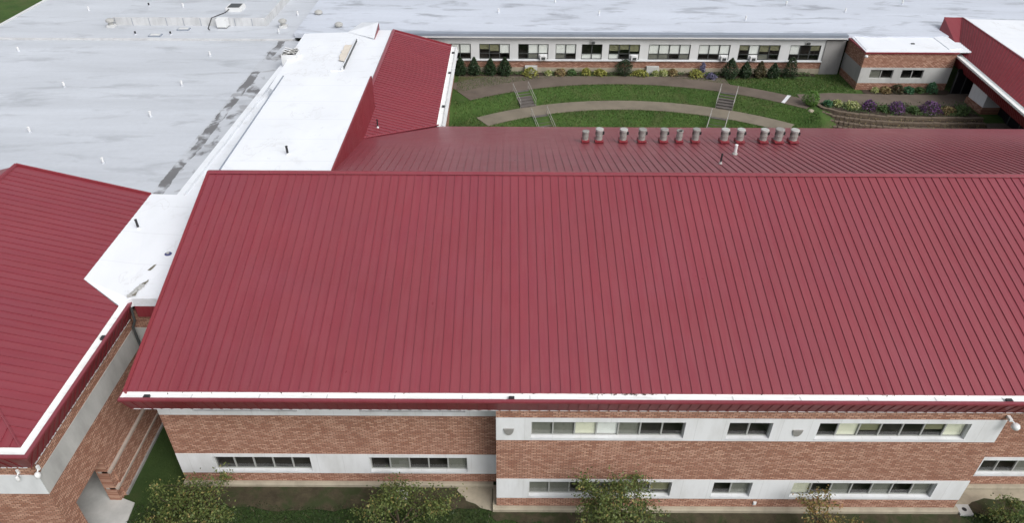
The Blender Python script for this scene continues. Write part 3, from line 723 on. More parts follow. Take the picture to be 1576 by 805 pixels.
# things on the white roofs
def pipe(px, py, pz, h, r, mat, label, cat='vent pipe', name='vent_pipe', group='vent pipes on the roofs', base='white_membrane', lean=0):
    t = thing(name, label, cat, (px, py, pz), group)
    q = MB(); q.lathe([(r * 1.9, -.05), (r * 1.8, .02), (r * 1.2, .06), (r * 1.05, .12)], (px, py, pz), 10); q.build('flashing', base, t)
    q = MB(); q.tube([(px, py, pz + .05), (px + lean, py, pz + h)], r, 10); q.build('pipe', mat, t)
    q = MB(); q.lathe([(r * 1.15, 0), (r * 1.15, .03), (r * .6, .04)], (px + lean, py, pz + h - .01), 10); q.build('cap', mat, t)
pipe(-13.2, 38.5, rz, .55, .07, 'dark', 'black vent pipe on the raised white roof behind the ridge')
pipe(-21.75, 35.2, 9.9, .62, .07, 'dark', 'black vent pipe on the white link roof beside left building')
t = thing('roof_drain', 'blue round roof drain on the white link roof', 'roof drain', (-19.2, 32.95, 9.66))
q = MB(); q.lathe([(.20, 0), (.20, .03), (.13, .06)], (-19.2, 32.95, 9.665), 16); q.build('drain_ring', 'blue_drain', t)
q = MB(); q.lathe([(.09, 0), (.08, .05), (.03, .07)], (-19.2, 32.95, 9.72), 12); q.build('strainer', 'light_metal', t)
for i, (pts, sd) in enumerate((([(-19.75, 33.4), (-19.5, 33.4), (-19.45, 34.3), (-19.7, 34.0)], 1), ([(-19.75, 31.3), (-19.6, 31.3), (-19.45, 31.9), (-19.6, 31.8)], 3), ([(-19.75, 29.15), (-19.5, 29.2), (-19.35, 30.6), (-19.6, 30.2)], 5))):
    blob_sheet('dirt_stain', 'dirt_stain', pts, 9.665 + .06 * (pts[0][1] - 29) / 10, .10, 6, sd)
# debris pile of gravel bags by the drain
t = MB()
for i in range(5): t.box((-.12, -.09, 0), (.12, .09, .09), Matrix.Translation((-19.75 + i * .07, 29.15 + i * .21, 9.65)) @ Matrix.Rotation(.5 + i * .7, 4, 'Z'))
tag(t.build('roof_debris', 'grey_concrete'), 'pale debris heap on the white link roof near its front edge', 'debris')

# rooftop air conditioner
t = thing('air_conditioner', 'white rooftop air conditioner with slatted open top beside white roof', 'air conditioner', (-19.2, 61.6, 9.7))
q = MB(); q.box((-19.85, 61.1, 9.9), (-18.55, 62.5, 11.05)); q.box((-19.9, 61.05, 9.75), (-18.5, 62.55, 9.9)); q.build('cabinet', 'white_paint', t)
for i in range(6):
    q = MB(); q.box((-.6, -.03, -.09), (.6, .03, .09), Matrix.Translation((-19.2, 61.25 + i * .22, 11.12)) @ Matrix.Rotation(.9, 4, 'X') @ Matrix.Rotation((-1) ** i * .25, 4, 'Z')); q.build('slat', 'white_paint' if i % 2 else 'light_metal', t)
q = MB(); q.box((-19.8, 61.15, 11.051), (-18.6, 62.45, 11.06)); q.build('grille', 'dark', t)

# ------------------------------------------------------------------ courtyard wing on the left (red roof sloping right)
wg = thing('courtyard_wing', 'narrow wing with red seamed roof along the left side of the courtyard', 'building', (-8, 58, 5))
WEX, WRX, WYE = -5.45, -11.0, 68.4
wz = lambda x: EZ + SL * (WEX - x)
b = MB(); b.face([(WEX, 50.5, EZ - .04), (WEX, WYE, EZ - .04), (WRX, WYE, wz(WRX) - .04), (WRX, 51, wz(WRX) - .04), (-10.2, 51, wz(-10.2) - .04), (-10.2, 45.5, wz(-10.2) - .04)]); wr = b.build('roof', 'red_roof', wg)
for i in range(int((WYE - 45.6) / PW)):
    y = 45.7 + i * PW; y2 = y + PW
    vx = lambda yy: min(WEX, -10.4 + (yy - 45.5) * 5.1 / 5.05)
    top = -10.1 if y < 51.0 else WRX
    if vx(y) - top < .05 and vx(y2) - top < .1: continue
    link(panel_mesh(max(.02, (vx(y) - top)) * k, (vx(y2) - top) * k, rib=.07), 'roof_panel', 'red_roof', wr, M=frame_matrix((top, y, wz(top)), (0, 1, 0), (1, 0, -SL)))
b = MB(); b.loft([(WRX - .16, 51.05, wz(WRX) - .02), (WRX, 51.05, wz(WRX) + .12), (WRX + .22, 51.05, wz(WRX) + .05), (WRX, 51.05, wz(WRX) - .1)], [(WRX - .16, WYE, wz(WRX) - .02), (WRX, WYE, wz(WRX) + .12), (WRX + .22, WYE, wz(WRX) + .05), (WRX, WYE, wz(WRX) - .1)]); b.build('ridge_cap', 'red_roof', wr)
b = MB(); b.loft([(WEX, WYE - .03, EZ - .3), (WEX, WYE + .1, EZ - .3), (WEX, WYE + .1, EZ + .09), (WEX, WYE - .03, EZ + .09)], [(WRX, WYE - .03, wz(WRX) - .3), (WRX, WYE + .1, wz(WRX) - .3), (WRX, WYE + .1, wz(WRX) + .09), (WRX, WYE - .03, wz(WRX) + .09)]); b.build('rake_trim', 'red_trim', wr)
b = MB(); b.tube([(-10.35, 45.5, wz(-10.35) + .04), (-5.3, 50.55, EZ + .04)], .06, 6); b.build('valley_trim', 'red_roof', wr)
b = MB(); b.loft([(WEX, 50.6, EZ - .01), (WEX + .08, 50.6, EZ - .10), (WEX + .34, 50.6, EZ - .10), (WEX + .42, 50.6, EZ), (WEX + .42, 50.6, EZ - .3), (WEX, 50.6, EZ - .3)],
               [(WEX, WYE, EZ - .01), (WEX + .08, WYE, EZ - .10), (WEX + .34, WYE, EZ - .10), (WEX + .42, WYE, EZ), (WEX + .42, WYE, EZ - .3), (WEX, WYE, EZ - .3)]); gw = b.build('gutter', 'gutter_white', wg)
for yy in (54.2, 61.5, 66.6):
    q = MB(); q.box((WEX + .15, yy - .12, EZ - .095), (WEX + .36, yy + .12, EZ + .015)); q.build('gutter_outlet', 'dark', gw)
b = MB(); b.face([(WEX + .43, 50.6, EZ - .02), (WEX + .43, WYE, EZ - .02), (WEX + .62, WYE, EZ - .42), (WEX + .62, 50.6, EZ - .42)]); b.face([(WEX + .62, 50.6, EZ - .42), (WEX + .62, WYE, EZ - .42), (WEX + .2, WYE, EZ - 1.3), (WEX + .2, 50.6, EZ - 1.3)]); b.build('fascia', 'white_concrete', wg)
b = MB(); b.box((WEX - .3, 50.6, 3.5), (WEX + .15, WYE - .1, 9.0)); b.box((WRX, WYE - .3, 3.5), (WEX - .3, WYE - .05, 9.2)); b.build('brick_wall', 'brick_far_x', wg)
pipe(-9.45, 47.85, wz(-9.45), .62, .05, 'dark', 'thin dark pipe on the red courtyard wing roof')

# ------------------------------------------------------------------ exhaust stacks and pipes on the back slope
bz = lambda y: EZ + SL * (BY - y)
ordn = ['first', 'second', 'third', 'fourth', 'fifth', 'sixth', 'seventh', 'eighth', 'ninth', 'tenth', 'eleventh', 'twelfth']
SX = (5.39, 6.33, 8.0, 9.3, 10.79, 11.88, 13.01, 15.0, 16.09, 17.72, 18.76, 19.81)
SH = (.80, .98, .96, .96, .97, .88, .98, .97, .97, .97, 1.0, .95)
SR = (.22, .25, .25, .25, .25, .22, .24, .26, .255, .25, .28, .27)
for i in range(12):
    px, py = SX[i], 44.98 + .012 * i; zb = bz(py); r = SR[i]; h = SH[i]
    extra = {0: ', the shortest one', 5: ', slim and open-topped', 10: ', the widest one'}.get(i, '')
    t = thing('exhaust_stack', ordn[i] + ' grey round exhaust stack from the left in the roof row' + extra, 'exhaust stack', (px, py, zb), 'row of exhaust stacks on the back slope')
    q = MB(); q.prism([(px - r * 1.15, py - r * 1.7, zb + .18), (px + r * 1.15, py - r * 1.7, zb + .18), (px + r * 1.15, py + r * 1.2, zb + .18), (px - r * 1.15, py + r * 1.2, zb + .18)], lambda p_: bz(p_[1]) - .02); q.build('kerb', 'red_trim', t)
    q = MB(); q.lathe([(r, .16), (r * 1.02, h * .22), (r * .96, h * .24), (r * .96, h * .50), (r * 1.05, h * .51), (r * 1.05, h * .55), (r * .96, h * .56), (r * .96, h * .86)], (px, py, zb), 18); q.build('body', 'grey_metal', t, False)
    q = MB(); cp = [(r * .97, h * .84), (r * 1.12, h * .85), (r * 1.13, h * .97), (r * .9, h)] if i != 5 else [(r * .97, h * .84), (r * 1.08, h * .85), (r * 1.08, h * .96), (r * .8, h * .96), (r * .78, h * .86)]
    q.lathe(cp, (px, py, zb), 18); q.build('cap', 'light_metal' if i in (1, 2, 7, 8, 9, 11) else 'grey_metal', t, False)
    for sg in (-1, 1):
        if i == 0 and sg == 1 or i == 5: continue
        q = MB(); q.box((px + sg * r * 1.0 - .03, py - .16, zb + h * .60), (px + sg * r * 1.0 + .05 * sg + .03, py - .02, zb + h * .80)); q.build('bracket', 'dark', t)
pipe(12.99, 38.75, bz(38.75), .62, .055, 'dark', 'dark thin vent pipe on the back slope below the stack row', base='light_metal')
pipe(14.68, 41.4, bz(41.4), .60, .095, 'white_paint', 'white vent pipe on the back slope below the ninth stack', base='light_metal')

# ------------------------------------------------------------------ grey flat-roofed building behind on the left
gb = thing('flat_roofed_building', 'large low building with weathered grey flat roof at upper left', 'building', (-36, 60, 3))
b = MB(); b.prism([(-60, 39.1, 9.5), (-22.6, 39.1, 9.5), (-22.0, 39.1, 9.5), (-21.2, 69.2, 9.5), (-60, 69.2, 9.5)], 9.0); b.build('roof', 'grey_membrane', gb)
b = MB(); b.prism([(-23.1, 39.12, 9.504), (-20.95, 39.12, 9.504), (-20.0, 69.2, 9.504), (-22.7, 69.2, 9.504)], 9.1); b.build('patched_roof_strip', 'patched_membrane', gb)
b = MB(); b.prism([(-51.8, 69.55, 9.62), (-21.0, 69.55, 9.62), (-21.0, 130, 9.62), (-51.8, 130, 9.62)], 9.0); b.build('roof', 'grey_membrane', gb)
b = MB(); b.box((-60, 69.21, 9.2), (-21.05, 69.54, 9.635)); b.build('roof_kerb', 'stained_white', gb)
b = MB(); b.prism([(-60, 69.55, 9.60), (-51.85, 69.55, 9.60), (-51.85, 73.3, 9.60), (-60, 73.3, 9.60)], 9.0); b.build('roof', 'grey_membrane', gb)
b = MB(); b.box((-52.1, 73.3, 9.3), (-51.81, 130, 9.72)); b.box((-60, 73.31, 9.3), (-52.11, 73.5, 9.72)); b.build('roof_edge', 'pale_panel', gb)
b = MB(); b.box((-51.7, 73.6, 4), (-51.2, 129, 9.2)); b.box((-59.7, 40, 2), (-59.2, 73.2, 9.2)); b.box((-59, 39.3, 2), (-22.3, 39.5, 9.1)); b.box((-21.6, 69.6, 4), (-21.2, 129, 9.0)); b.build('brick_wall', 'brick_far_x', gb)
# raised roof section with white front face
b = MB(); b.prism([(-40.3, 73.6, 10.35), (-24.85, 73.6, 10.35), (-24.6, 110, 10.35), (-40.3, 110, 10.35)], 9.6); b.build('raised_roof', 'grey_membrane', gb)
b = MB(); b.box((-40.32, 73.42, 9.60), (-24.84, 73.59, 10.42)); b.build('raised_front', 'stained_white', gb)
for i in range(9):
    q = MB(); xx = -40.2 + i * 1.75; q.box((xx, 73.40, 9.62), (xx + .05, 73.418, 10.40)); q.build('panel_joint', 'flashing', gb)
b = MB(); b.prism([(-24.83, 73.44, 10.42), (-24.68, 73.44, 10.42), (-24.43, 110, 10.42), (-24.58, 110, 10.42)], 9.6); b.build('raised_side', 'stained_white', gb)
# small things on this roof
PIP = [((-46.1, 66.0), 0, 'white vent pipe on the grey roof near the left edge below the kerb'), ((-37.5, 57.5), 0, 'white vent pipe in the middle of the grey flat roof'),
       ((-35.7, 48.8), 0, 'white vent pipe left of centre above the left red roof'), ((-28.0, 44.0), 0, 'white vent pipe closest to the peak of the left red roof'),
       ((-27.85, 51.7), 0, 'white vent pipe right of centre on the grey roof, midway down'), ((-27.7, 57.9), 0, 'white vent pipe on the grey roof left of the dark patches'),
       ((-27.7, 65.0), 0, 'white vent pipe just below the roof kerb near the dark patches'), ((-45.3, 78.3), 0, 'white vent pipe at upper left near the grass corner'),
       ((-37.0, 70.6), 1, 'dark stub pipe below the left end of the raised roof'), ((-33.5, 70.6), 1, 'dark stub pipe below the middle of the raised roof'),
       ((-22.9, 71.2), 0, 'white vent pipe above the air conditioner'), ((-22.4, 77.0), 0, 'white vent pipe right of the raised roof section')]
for (px, py), dk, lab in PIP: pipe(px, py, 9.5 if py < 69.5 else 9.62, .42 if not dk else .3, .085, 'dark' if dk else 'white_paint', lab, base='grey_membrane')
for (px, py), dk, lab in [((-38.9, 80.5), 0, 'white vent pipe at the far edge of the raised roof'), ((-38.3, 78.2), 1, 'dark stub pipe on the raised roof left part'), ((-34.5, 77.8), 0, 'white vent pipe on the raised roof, centre')]:
    pipe(px, py - .6, 10.35, .42 if not dk else .3, .085, 'dark' if dk else 'white_paint', lab, base='grey_membrane')
t = thing('roof_hatch', 'square white curb with dark grille on the raised far-left roof', 'roof vent', (-28.7, 76.5, 10.35))
q = MB(); q.box((-29.5, 75.7, 10.35), (-27.9, 77.3, 10.75)); q.build('kerb', 'white_paint', t)
q = MB(); q.box((-29.3, 75.85, 10.751), (-28.1, 77.15, 10.80)); q.build('grille', 'frame_dark', t)
b = MB(); b.tube([(-29.0, 75.9, 10.7), (-29.4, 75.3, 10.42), (-29.9, 74.3, 10.40), (-30.2, 73.4, 10.44), (-30.6, 73.3, 9.7), (-30.4, 72.4, 9.66), (-30.1, 72.0, 9.66)], .045, 6); tag(b.build('cable', 'dark'), 'black cable hanging over the raised roof face', 'cable')
t = thing('condensing_unit', 'small white unit standing at the raised roof front by the cable', 'roof unit', (-28.9, 73, 9.62))
q = MB(); q.box((-29.5, 72.5, 9.75), (-28.5, 73.3, 10.55)); q.build('cabinet', 'white_paint', t)
for sx_ in (-29.4, -28.7):
    q = MB(); q.box((sx_, 72.55, 9.62), (sx_ + .1, 73.25, 9.75)); q.build('foot', 'grey_metal', t)
for i, (px, py, lab) in enumerate(((-40.4, 72.9, 'round metal exhaust fan at the left end of the raised roof'), (-22.9, 73.0, 'grey exhaust fan on the roof right of the raised section'), (-17.0, 72.0, 'grey exhaust fan just behind the pointed white roof'), (-19.9, 76.0, 'small dark exhaust fan on the roof behind the white roofs'))):
    zz = 9.62
    t = thing('exhaust_fan', lab, 'roof fan', (px, py, zz), 'exhaust fans on the flat roofs')
    q = MB(); q.box((px - .35, py - .35, zz), (px + .35, py + .35, zz + .25)); q.build('kerb', 'pale_panel', t)
    q = MB(); q.lathe([(.25, 0), (.27, .3), (.42, .32), (.40, .5), (.2, .62)], (px, py, zz + .25), 14); q.build('hood', 'light_metal', t)
for i, (px, py, lab) in enumerate(((-34.9, 70.3, 'flat skylight frame with bluish rim on the far-left roof'), (-32.8, 72.2, 'flat grey hatch at the foot of the raised roof'))):
    t = thing('roof_skylight', lab, 'skylight', (px, py, 9.62))
    q = MB(); q.box((px - .6, py - .35, 9.62), (px + .6, py + .35, 9.72)); q.build('frame', 'flashing', t)
    q = MB(); q.box((px - .48, py - .25, 9.721), (px + .48, py + .25, 9.74)); q.build('lid', 'pale_panel', t)

# ------------------------------------------------------------------ far classroom wing
FY = 70.0
fw_ = thing('classroom_wing', 'long single-storey classroom wing with white panels and window row behind the courtyard', 'building', (14, 71, 6.1))
ff = facing_front(FY)
b = MB(); b.prism([(-21.0, FY - .1, 10.06), (70, FY - .1, 10.06), (70, 130, 10.06), (-21.0, 130, 10.06)], 9.6); b.build('roof', 'far_membrane', fw_)
b = MB(); b.box((-14.0, FY - .42, 9.93), (33.35, FY + .25, 10.20)); b.build('roof_edge', 'flashing', fw_)
b = MB(); b.box((-14.0, FY - .46, 9.80), (33.35, FY - .20, 9.925)); b.build('gutter', 'pale_panel', fw_)
slab(ff, -12, 31.5, 9.62, 9.92, 'brick_wall', 'brick_far', fw_, front=.05)
slab(ff, -12, 31.5, 9.58, 9.66, 'trim', 'tan_plinth', fw_, front=-.03, thick=.2)
FW = [(-6.9, -3.69, ['WD', 'WD', 'WD']), (-2.84, .19, ['OD', 'OD', 'WD']), (1.04, 4.05, ['DD', 'WG', 'WA']), (4.77, 6.81, ['WG', 'WD']), (7.36, 9.41, ['DW', 'DW']), (10.07, 13.16, ['OW', 'OD', 'OA']),
      (14.04, 18.19, ['WG', 'WG', 'WD', 'WG']), (19.03, 22.14, ['WD', 'WD', 'WA']), (23.02, 27.10, ['OD', 'WA', 'OG', 'OD']), (28.10, 31.14, ['WD', 'DD', 'OD'])]
holes = [(a, c_, 7.52, 9.06) for a, c_, _ in FW]
slab(ff, -12, 31.5, 7.49, 9.58, 'spandrel_panel', 'pale_panel', fw_, holes, reveal=.2, thick=.3)
slab(ff, -12, 31.5, 6.68, 7.38, 'brick_wall', 'brick_far', fw_)
slab(ff, -12, 31.5, 5.0, 6.68, 'plinth', 'tan_plinth', fw_, front=-.06)
b = MB(); b.box((-12, FY - .13, 7.38), (31.5, FY + .1, 7.487)); b.build('window_sill', 'white_concrete', fw_)
AC = 0
aclab = ['window air conditioner in the third far window group from the left', 'window air conditioner behind the dark round bush', 'window air conditioner left of the tall right conifer', 'window air conditioner in the four-pane window behind the right conifers']
for a, c_, pn in FW:
    window(fw_, ff, a, c_, 7.52, 9.06, pn, frame='frame_dark', rec=.06, split=.37, fw=.06, mw=.08)
    for i, q_ in enumerate(pn):
        if q_[1] != 'A': continue
        p = (c_ - a) / len(pn); u = a + (i + .5) * p
        t = thing('window_air_conditioner', aclab[AC], 'air conditioner', (u, FY, 7.53), 'window air conditioners in the far wing'); AC += 1
        q = MB(); q.box((u - p * .44, FY + .08, 7.58), (u + p * .44, FY + .10, 8.03)); q.build('side_panel', 'white_paint', t)
        q = MB(); q.box((u - .31, FY - .38, 7.55), (u + .31, FY + .07, 7.97)); q.build('cabinet', 'white_paint', t)
        q = MB(); q.box((u - .19, FY - .395, 7.60), (u + .19, FY - .382, 7.86)); q.build('grille', 'frame_dark', t)
# concrete end wall
slab(ff, 31.5, 33.42, 6.0, 9.80, 'end_wall', 'dark_concrete', fw_, front=-.10, thick=.4)
for u, lab in ((8.45, 'dark floodlight above the two-pane far window'), (29.75, 'dark floodlight above the rightmost far window')):
    t = thing('wall_light', lab, 'lamp', (u, FY, 9.2), 'floodlights on the far wing')
    q = MB(); q.box((u - .16, FY - .22, 9.16), (u + .16, FY - .08, 9.36)); q.build('lamp_head', 'frame_dark', t)
    q = MB(); q.tube([(u - .3, FY - .06, 9.1), (u - .3, FY - .1, 9.45), (u - .1, FY - .1, 9.5)], .02, 6); q.build('conduit', 'grey_metal', t)
for u, lab in ((2.35, 'grey areaway box at the wall base behind yellow daylilies'), (14.6, 'grey areaway box at the wall base right of dark bush')):
    b = MB(); b.box((u - .62, FY - .45, 6.0), (u + .62, FY - .062, 6.92)); tag(b.build('areaway_box', 'grey_concrete'), lab, 'wall vent', 'areaway boxes at the far wall')
# pipes on the far roof
for i, (px, py, lab) in enumerate(((5.2, 80.5, 'white vent pipe on the far roof, left of centre'), (9.6, 76.2, 'white vent pipe on the far roof above the two-pane window'), (24.6, 74.6, 'white vent pipe on the far roof above the right conifers'), (30.5, 80.0, 'white vent pipe on the far roof towards the right'), (36.0, 77.5, 'white vent pipe on the far roof behind the small white roof'), (43.5, 80.6, 'white vent pipe on the far roof near the right red roof'), (-1.0, 76.8, 'white vent pipe on the far roof above the left conifers'))):
    pipe(px, py, 10.06, .42, .08, 'white_paint', lab, base='far_membrane')
for i, (px, lab) in enumerate(((-2.3, 'pale rooftop unit at the top edge, left'), (10.5, 'pale rooftop unit at the top edge, centre'))):
    b = MB(); b.box((px, 83.1, 10.06), (px + .9, 84.0, 10.5)); b.box((px + .1, 83.2, 10.5), (px + .8, 83.9, 10.56)); tag(b.build('roof_unit', 'pale_panel'), lab, 'roof unit', 'pale units at the top edge')

# ------------------------------------------------------------------ small corner building with white roof, right
pv = thing('corner_pavilion', 'small brick corner building with flat white roof at the courtyard right', 'building', (37.8, 67, 6.1))
PX, PY = 33.66, 65.9; pf = facing_front(PY); pl = facing_left(PX)
b = MB(); b.prism([(PX - .08, PY - .08, 9.92), (44.2, PY - .08, 9.92), (44.2, 71.6, 9.92), (PX + .3, 71.6, 9.92)], 9.85); b.build('roof', 'white_membrane', pv)
b = MB(); b.box((PX - .10, PY - .12, 9.73), (42.4, PY + .05, 9.87)); b.box((PX - .10, PY + .051, 9.73), (PX + .05, 70.0, 9.87)); b.build('roof_edge', 'red_trim', pv)
b = MB(); b.prism([(PX + .1, PY + .3, 9.96), (PX + .5, PY + .3, 9.99), (PX + .9, 71.2, 9.99), (PX + .5, 71.2, 9.96)], 9.9); b.build('roof_kerb', 'white_membrane', pv); b = MB(); b.prism([(41.9, 71.4, 9.97), (43.2, 71.4, 10.06), (43.0, 66.6, 10.06), (41.7, 66.4, 9.97)], 9.9); b.build('roof_kerb', 'white_membrane', pv)
PWN = [(34.62, 36.82, 7.28, 8.14), (37.62, 39.72, 7.28, 8.14)]
slab(pf, PX, 42.3, 8.36, 9.73, 'brick_wall', 'brick_y', pv)
slab(pf, PX - .003, 42.3, 6.83, 8.36, 'concrete_band', 'grey_concrete', pv, PWN, front=-.02, reveal=.2)
slab(pf, PX, 42.3, 5.5, 6.83, 'brick_wall', 'brick_far', pv)
for h, q in zip(PWN, (['G', 'D'], ['D', 'D'])): window(pv, pf, *h, q, rec=.08)
slab(pl, PY + .004, 70.1, 8.36, 9.73, 'brick_wall', 'brick_far_x', pv, front=.003)
slab(pl, PY + .004, 70.1, 6.83, 8.36, 'concrete_band', 'dark_concrete', pv, front=-.017)
slab(pl, PY + .004, 70.1, 5.5, 6.83, 'brick_wall', 'brick_far_x', pv, front=.003)
t = thing('wall_light', 'white lamp at the upper corner of the small brick building', 'lamp', (PX, PY, 9.5))
q = MB(); q.lathe([(.05, .14), (.15, .1), (.16, -.04), (.06, -.1)], (PX + .02, PY - .22, 9.5), 12); q.build('lamp_head', 'white_paint', t, True)
q = MB(); q.tube([(PX + .03, PY - .02, 9.5), (PX + .02, PY - .2, 9.52)], .03, 6); q.build('bracket', 'white_paint', t)
b = MB(); b.box((38.8, 67.9, 9.93), (39.1, 68.1, 10.0)); tag(b.build('roof_drain', 'frame_dark'), 'dark drain on the small white roof', 'roof drain')

# ------------------------------------------------------------------ right red-roofed wing
rw_ = thing('entrance_wing', 'wing with dark red sloped roof and deep eave at the right edge', 'building', (46, 62, 6.1))
# eave line (gutter inner edge) and ridge line, slightly splayed from the main axis
E0, E1 = Vector((43.05, 67.0, 9.5)), Vector((41.55, 52.0, 9.5)); T0, T1 = Vector((45.75, 72.7, 11.0)), Vector((44.5, 53.0, 11.0))
ed = (E1 - E0).normalized()
b = MB(); b.face([E0, E1, T1 + (T1 - T0).normalized() * 0, T0]); dk = b.build('roof', 'red_trim', rw_)  # same paint as the main roof; darker red paints in its dim reflection
nrm = (E1 - E0).cross(T0 - E0).normalized(); nrm = nrm if nrm.z > 0 else -nrm
npan = 36
for i in range(npan):
    s0, s1 = i / npan, (i + 1) / npan
    a0, a1, c0, c1 = E0.lerp(E1, s0), E0.lerp(E1, s1), T0.lerp(T1, s0), T0.lerp(T1, s1)
    q = MB(); u = nrm * .012; h = nrm * .07; e_ = (a1 - a0).normalized() * .02
    q.face([a0 + u, a1 + u, c1 + u, c0 + u]); q.face([a0 - e_ + h, a0 + e_ + h, c0 + e_ + h, c0 - e_ + h]); q.face([a0 + e_ + h, c0 + e_ + h, c0 + e_ + u, a0 + e_ + u]); q.face([a0 - e_ + h, c0 - e_ + h, c0 - e_ + u, a0 - e_ + u])
    q.build('roof_panel', 'red_trim', dk)
b = MB(); A_, C_ = Vector((43.95, 72.75, 11.0)), Vector((43.2, 71.6, 9.9)); D_ = E0 + Vector((0, 0, .02))
b.face([A_, T0, D_]); b.face([A_, D_, C_]); b.face([A_, C_, (43.25, 71.8, 9.5), (44.0, 73.0, 9.5)]); b.build('end_slope', 'red_trim', dk)
b = MB(); b.tube([A_, T0, T1], .07, 6); b.build('ridge_cap', 'red_trim', dk)
b = MB(); b.prism([(46.0, 72.4, 10.98), (52.5, 72.0, 10.98), (60, 66, 10.98), (60, 50.5, 10.98), (44.7, 50.5, 10.98)], 10.6); b.build('white_roof', 'white_membrane', rw_)
b = MB(); b.prism([(45.82, 72.75, 11.08), (46.1, 72.6, 11.08), (44.75, 52.0, 11.08), (44.56, 52.0, 11.08)], 10.7); b.build('roof_edge', 'white_membrane', rw_)
# gutter
go = Vector((-.62, .05, 0))
b = MB(); pr = [(0, 0.0), (.12, -.1), (.40, -.1), (.5, .02), (.62, .02), (.62, -.16), (0, -.2)]
b.loft([E0 + go / .62 * a + Vector((0, 0, c_)) for a, c_ in pr], [E1 + go / .62 * a + Vector((0, 0, c_)) for a, c_ in pr]); b.build('gutter', 'gutter_white', rw_)
b = MB(); F0, F1 = E0 + go + Vector((0, 0, -.12)), E1 + go + Vector((0, 0, -.12)); inn = Vector((.75, 0, -1.25))
b.face([F0, F1, F1 + inn, F0 + inn]); b.face([F0 + inn, F1 + inn, F1 + inn + Vector((2.5, 0, .1)), F0 + inn + Vector((2.5, 0, .1))]); fs = b.build('fascia', 'red_trim', rw_)
fascia_row(fs, F0, F1, Vector((-.006, 0, 0)), inn + Vector((-.006, 0, 0)))
# column, dark glazing and walls below
b = MB(); b.box((42.85, 60.4, 6.75), (44.5, 62.9, 8.35)); col_ = b.build('column_cap', 'white_concrete', rw_)
b = MB(); b.box((42.75, 60.3, 4.0), (44.6, 63.0, 6.75)); b.build('column_base', 'brick_far_x', rw_)
b = MB(); b.box((44.4, 52, 4.0), (44.7, 66.0, 8.4)); b.build('glass_wall', 'dark_glass', rw_)
for yy in (64.2, 65.4, 58.6, 57.0, 55.4):
    q = MB(); q.box((44.33, yy - .05, 5.9), (44.40, yy + .05, 8.3)); q.build('mullion', 'frame_dark', rw_)
b = MB(); b.box((42.35, 64.95, 5.8), (44.4, 65.05, 8.6)); dr = b.build('door', 'dark_glass', rw_)
for xx in (42.36, 43.3, 44.25):
    q = MB(); q.box((xx, 64.88, 6.1), (xx + .09, 64.948, 8.3)); q.build('door_frame', 'frame_dark', dr)
b = MB(); b.box((42.9, 52.2, 4.0), (44.5, 54.2, 8.3)); b.build('column_base', 'grey_concrete', rw_)

# ------------------------------------------------------------------ courtyard paths
def pol(r, a, z): return (CX0 + r * math.sin(a), CY0 + r * math.cos(a), z)
def arc_sheet(name, mat, ri, ro, a0, a1, z, n=40, thick=.12):
    b = MB(); T = [a0 + (a1 - a0) * i / n for i in range(n + 1)]
    inner = [ri(t) if callable(ri) else ri for t in T]; outer = [ro(t) if callable(ro) else ro for t in T]
    top = [pol(inner[i], T[i], z) for i in range(n + 1)] + [pol(outer[i], T[i], z) for i in range(n, -1, -1)]
    for i in range(n):
        b.face([pol(inner[i], T[i], z), pol(inner[i + 1], T[i + 1], z), pol(outer[i + 1], T[i + 1], z), pol(outer[i], T[i], z)])
        b.face([pol(inner[i], T[i], z), pol(inner[i + 1], T[i + 1], z), pol(inner[i + 1], T[i + 1], z - thick), pol(inner[i], T[i], z - thick)])
    for i in (0, n): b.face([pol(inner[i], T[i], z), pol(outer[i], T[i], z), pol(outer[i], T[i], z - thick), pol(inner[i], T[i], z - thick)])
    return struct(b.build(name, mat))
ZM, ZU = 5.22, 6.15
arc_sheet('path', 'path_concrete', 23.05, 25.1, R(-33), R(37.5), ZM + .03)
arc_sheet('path', 'wet_path', 27.0, lambda t: 29.1 if t > R(22) else min(31.5, 29.0 / math.cos(t)), R(-32), R(38.0), ZU + .02)
blob_sheet('bare_soil', 'mossy_soil', [(-4.9, 69.0, 0), (-.2, 69.0), (.2, 67.4), (-1.5, 66.6), (-4.9, 67.0, 0)], ZU + .012, .3, 8, 12)
b = MB(); b.prism([(27.6, 63.0, ZU + .024), (28.9, 62.6, ZU + .024), (33.6, 62.3, ZU + .024), (44.4, 61.9, ZU + .024), (44.4, 64.94, ZU + .024), (42.4, 64.94, ZU + .024), (41.8, 64.6, ZU + .024), (36, 64.7, ZU + .024), (31, 65.0, ZU + .024), (27.6, 64.6, ZU + .024)], ZU - .1); struct(b.build('path', 'wet_path'))
b = MB(); b.prism([(42.55, 52, 5.9), (44.4, 52, 5.9), (44.4, 61.9, 5.9), (42.55, 61.9, 5.9)], 4); struct(b.build('path', 'wet_path'))
b = MB(); q0 = pol(27.0, R(33), 0); q1 = pol(29.1, R(33), 0); b.prism([(q0[0], q0[1], ZU + .035), (q0[0] + .3, q0[1] - .12, ZU + .035), (q1[0] + .3, q1[1] - .12, ZU + .035), (q1[0], q1[1], ZU + .035)], ZU); struct(b.build('path_joint', 'white_concrete'))
blob_sheet('planting_bed', 'wet_soil', [(-4.9, 69.9, 0), (31, 69.9, 0), (31, 69.3), (22, 68.55), (16, 69.2), (10.8, 69.35), (2, 69.0), (-4.9, 68.7)], ZU + .022, .15, 8, 6)
blob_sheet('planting_bed', 'wet_soil', [(34, 65.8, 0), (42.5, 65.8, 0), (42.5, 64.7), (34.3, 64.8)], ZU + .022, .12, 8, 8)

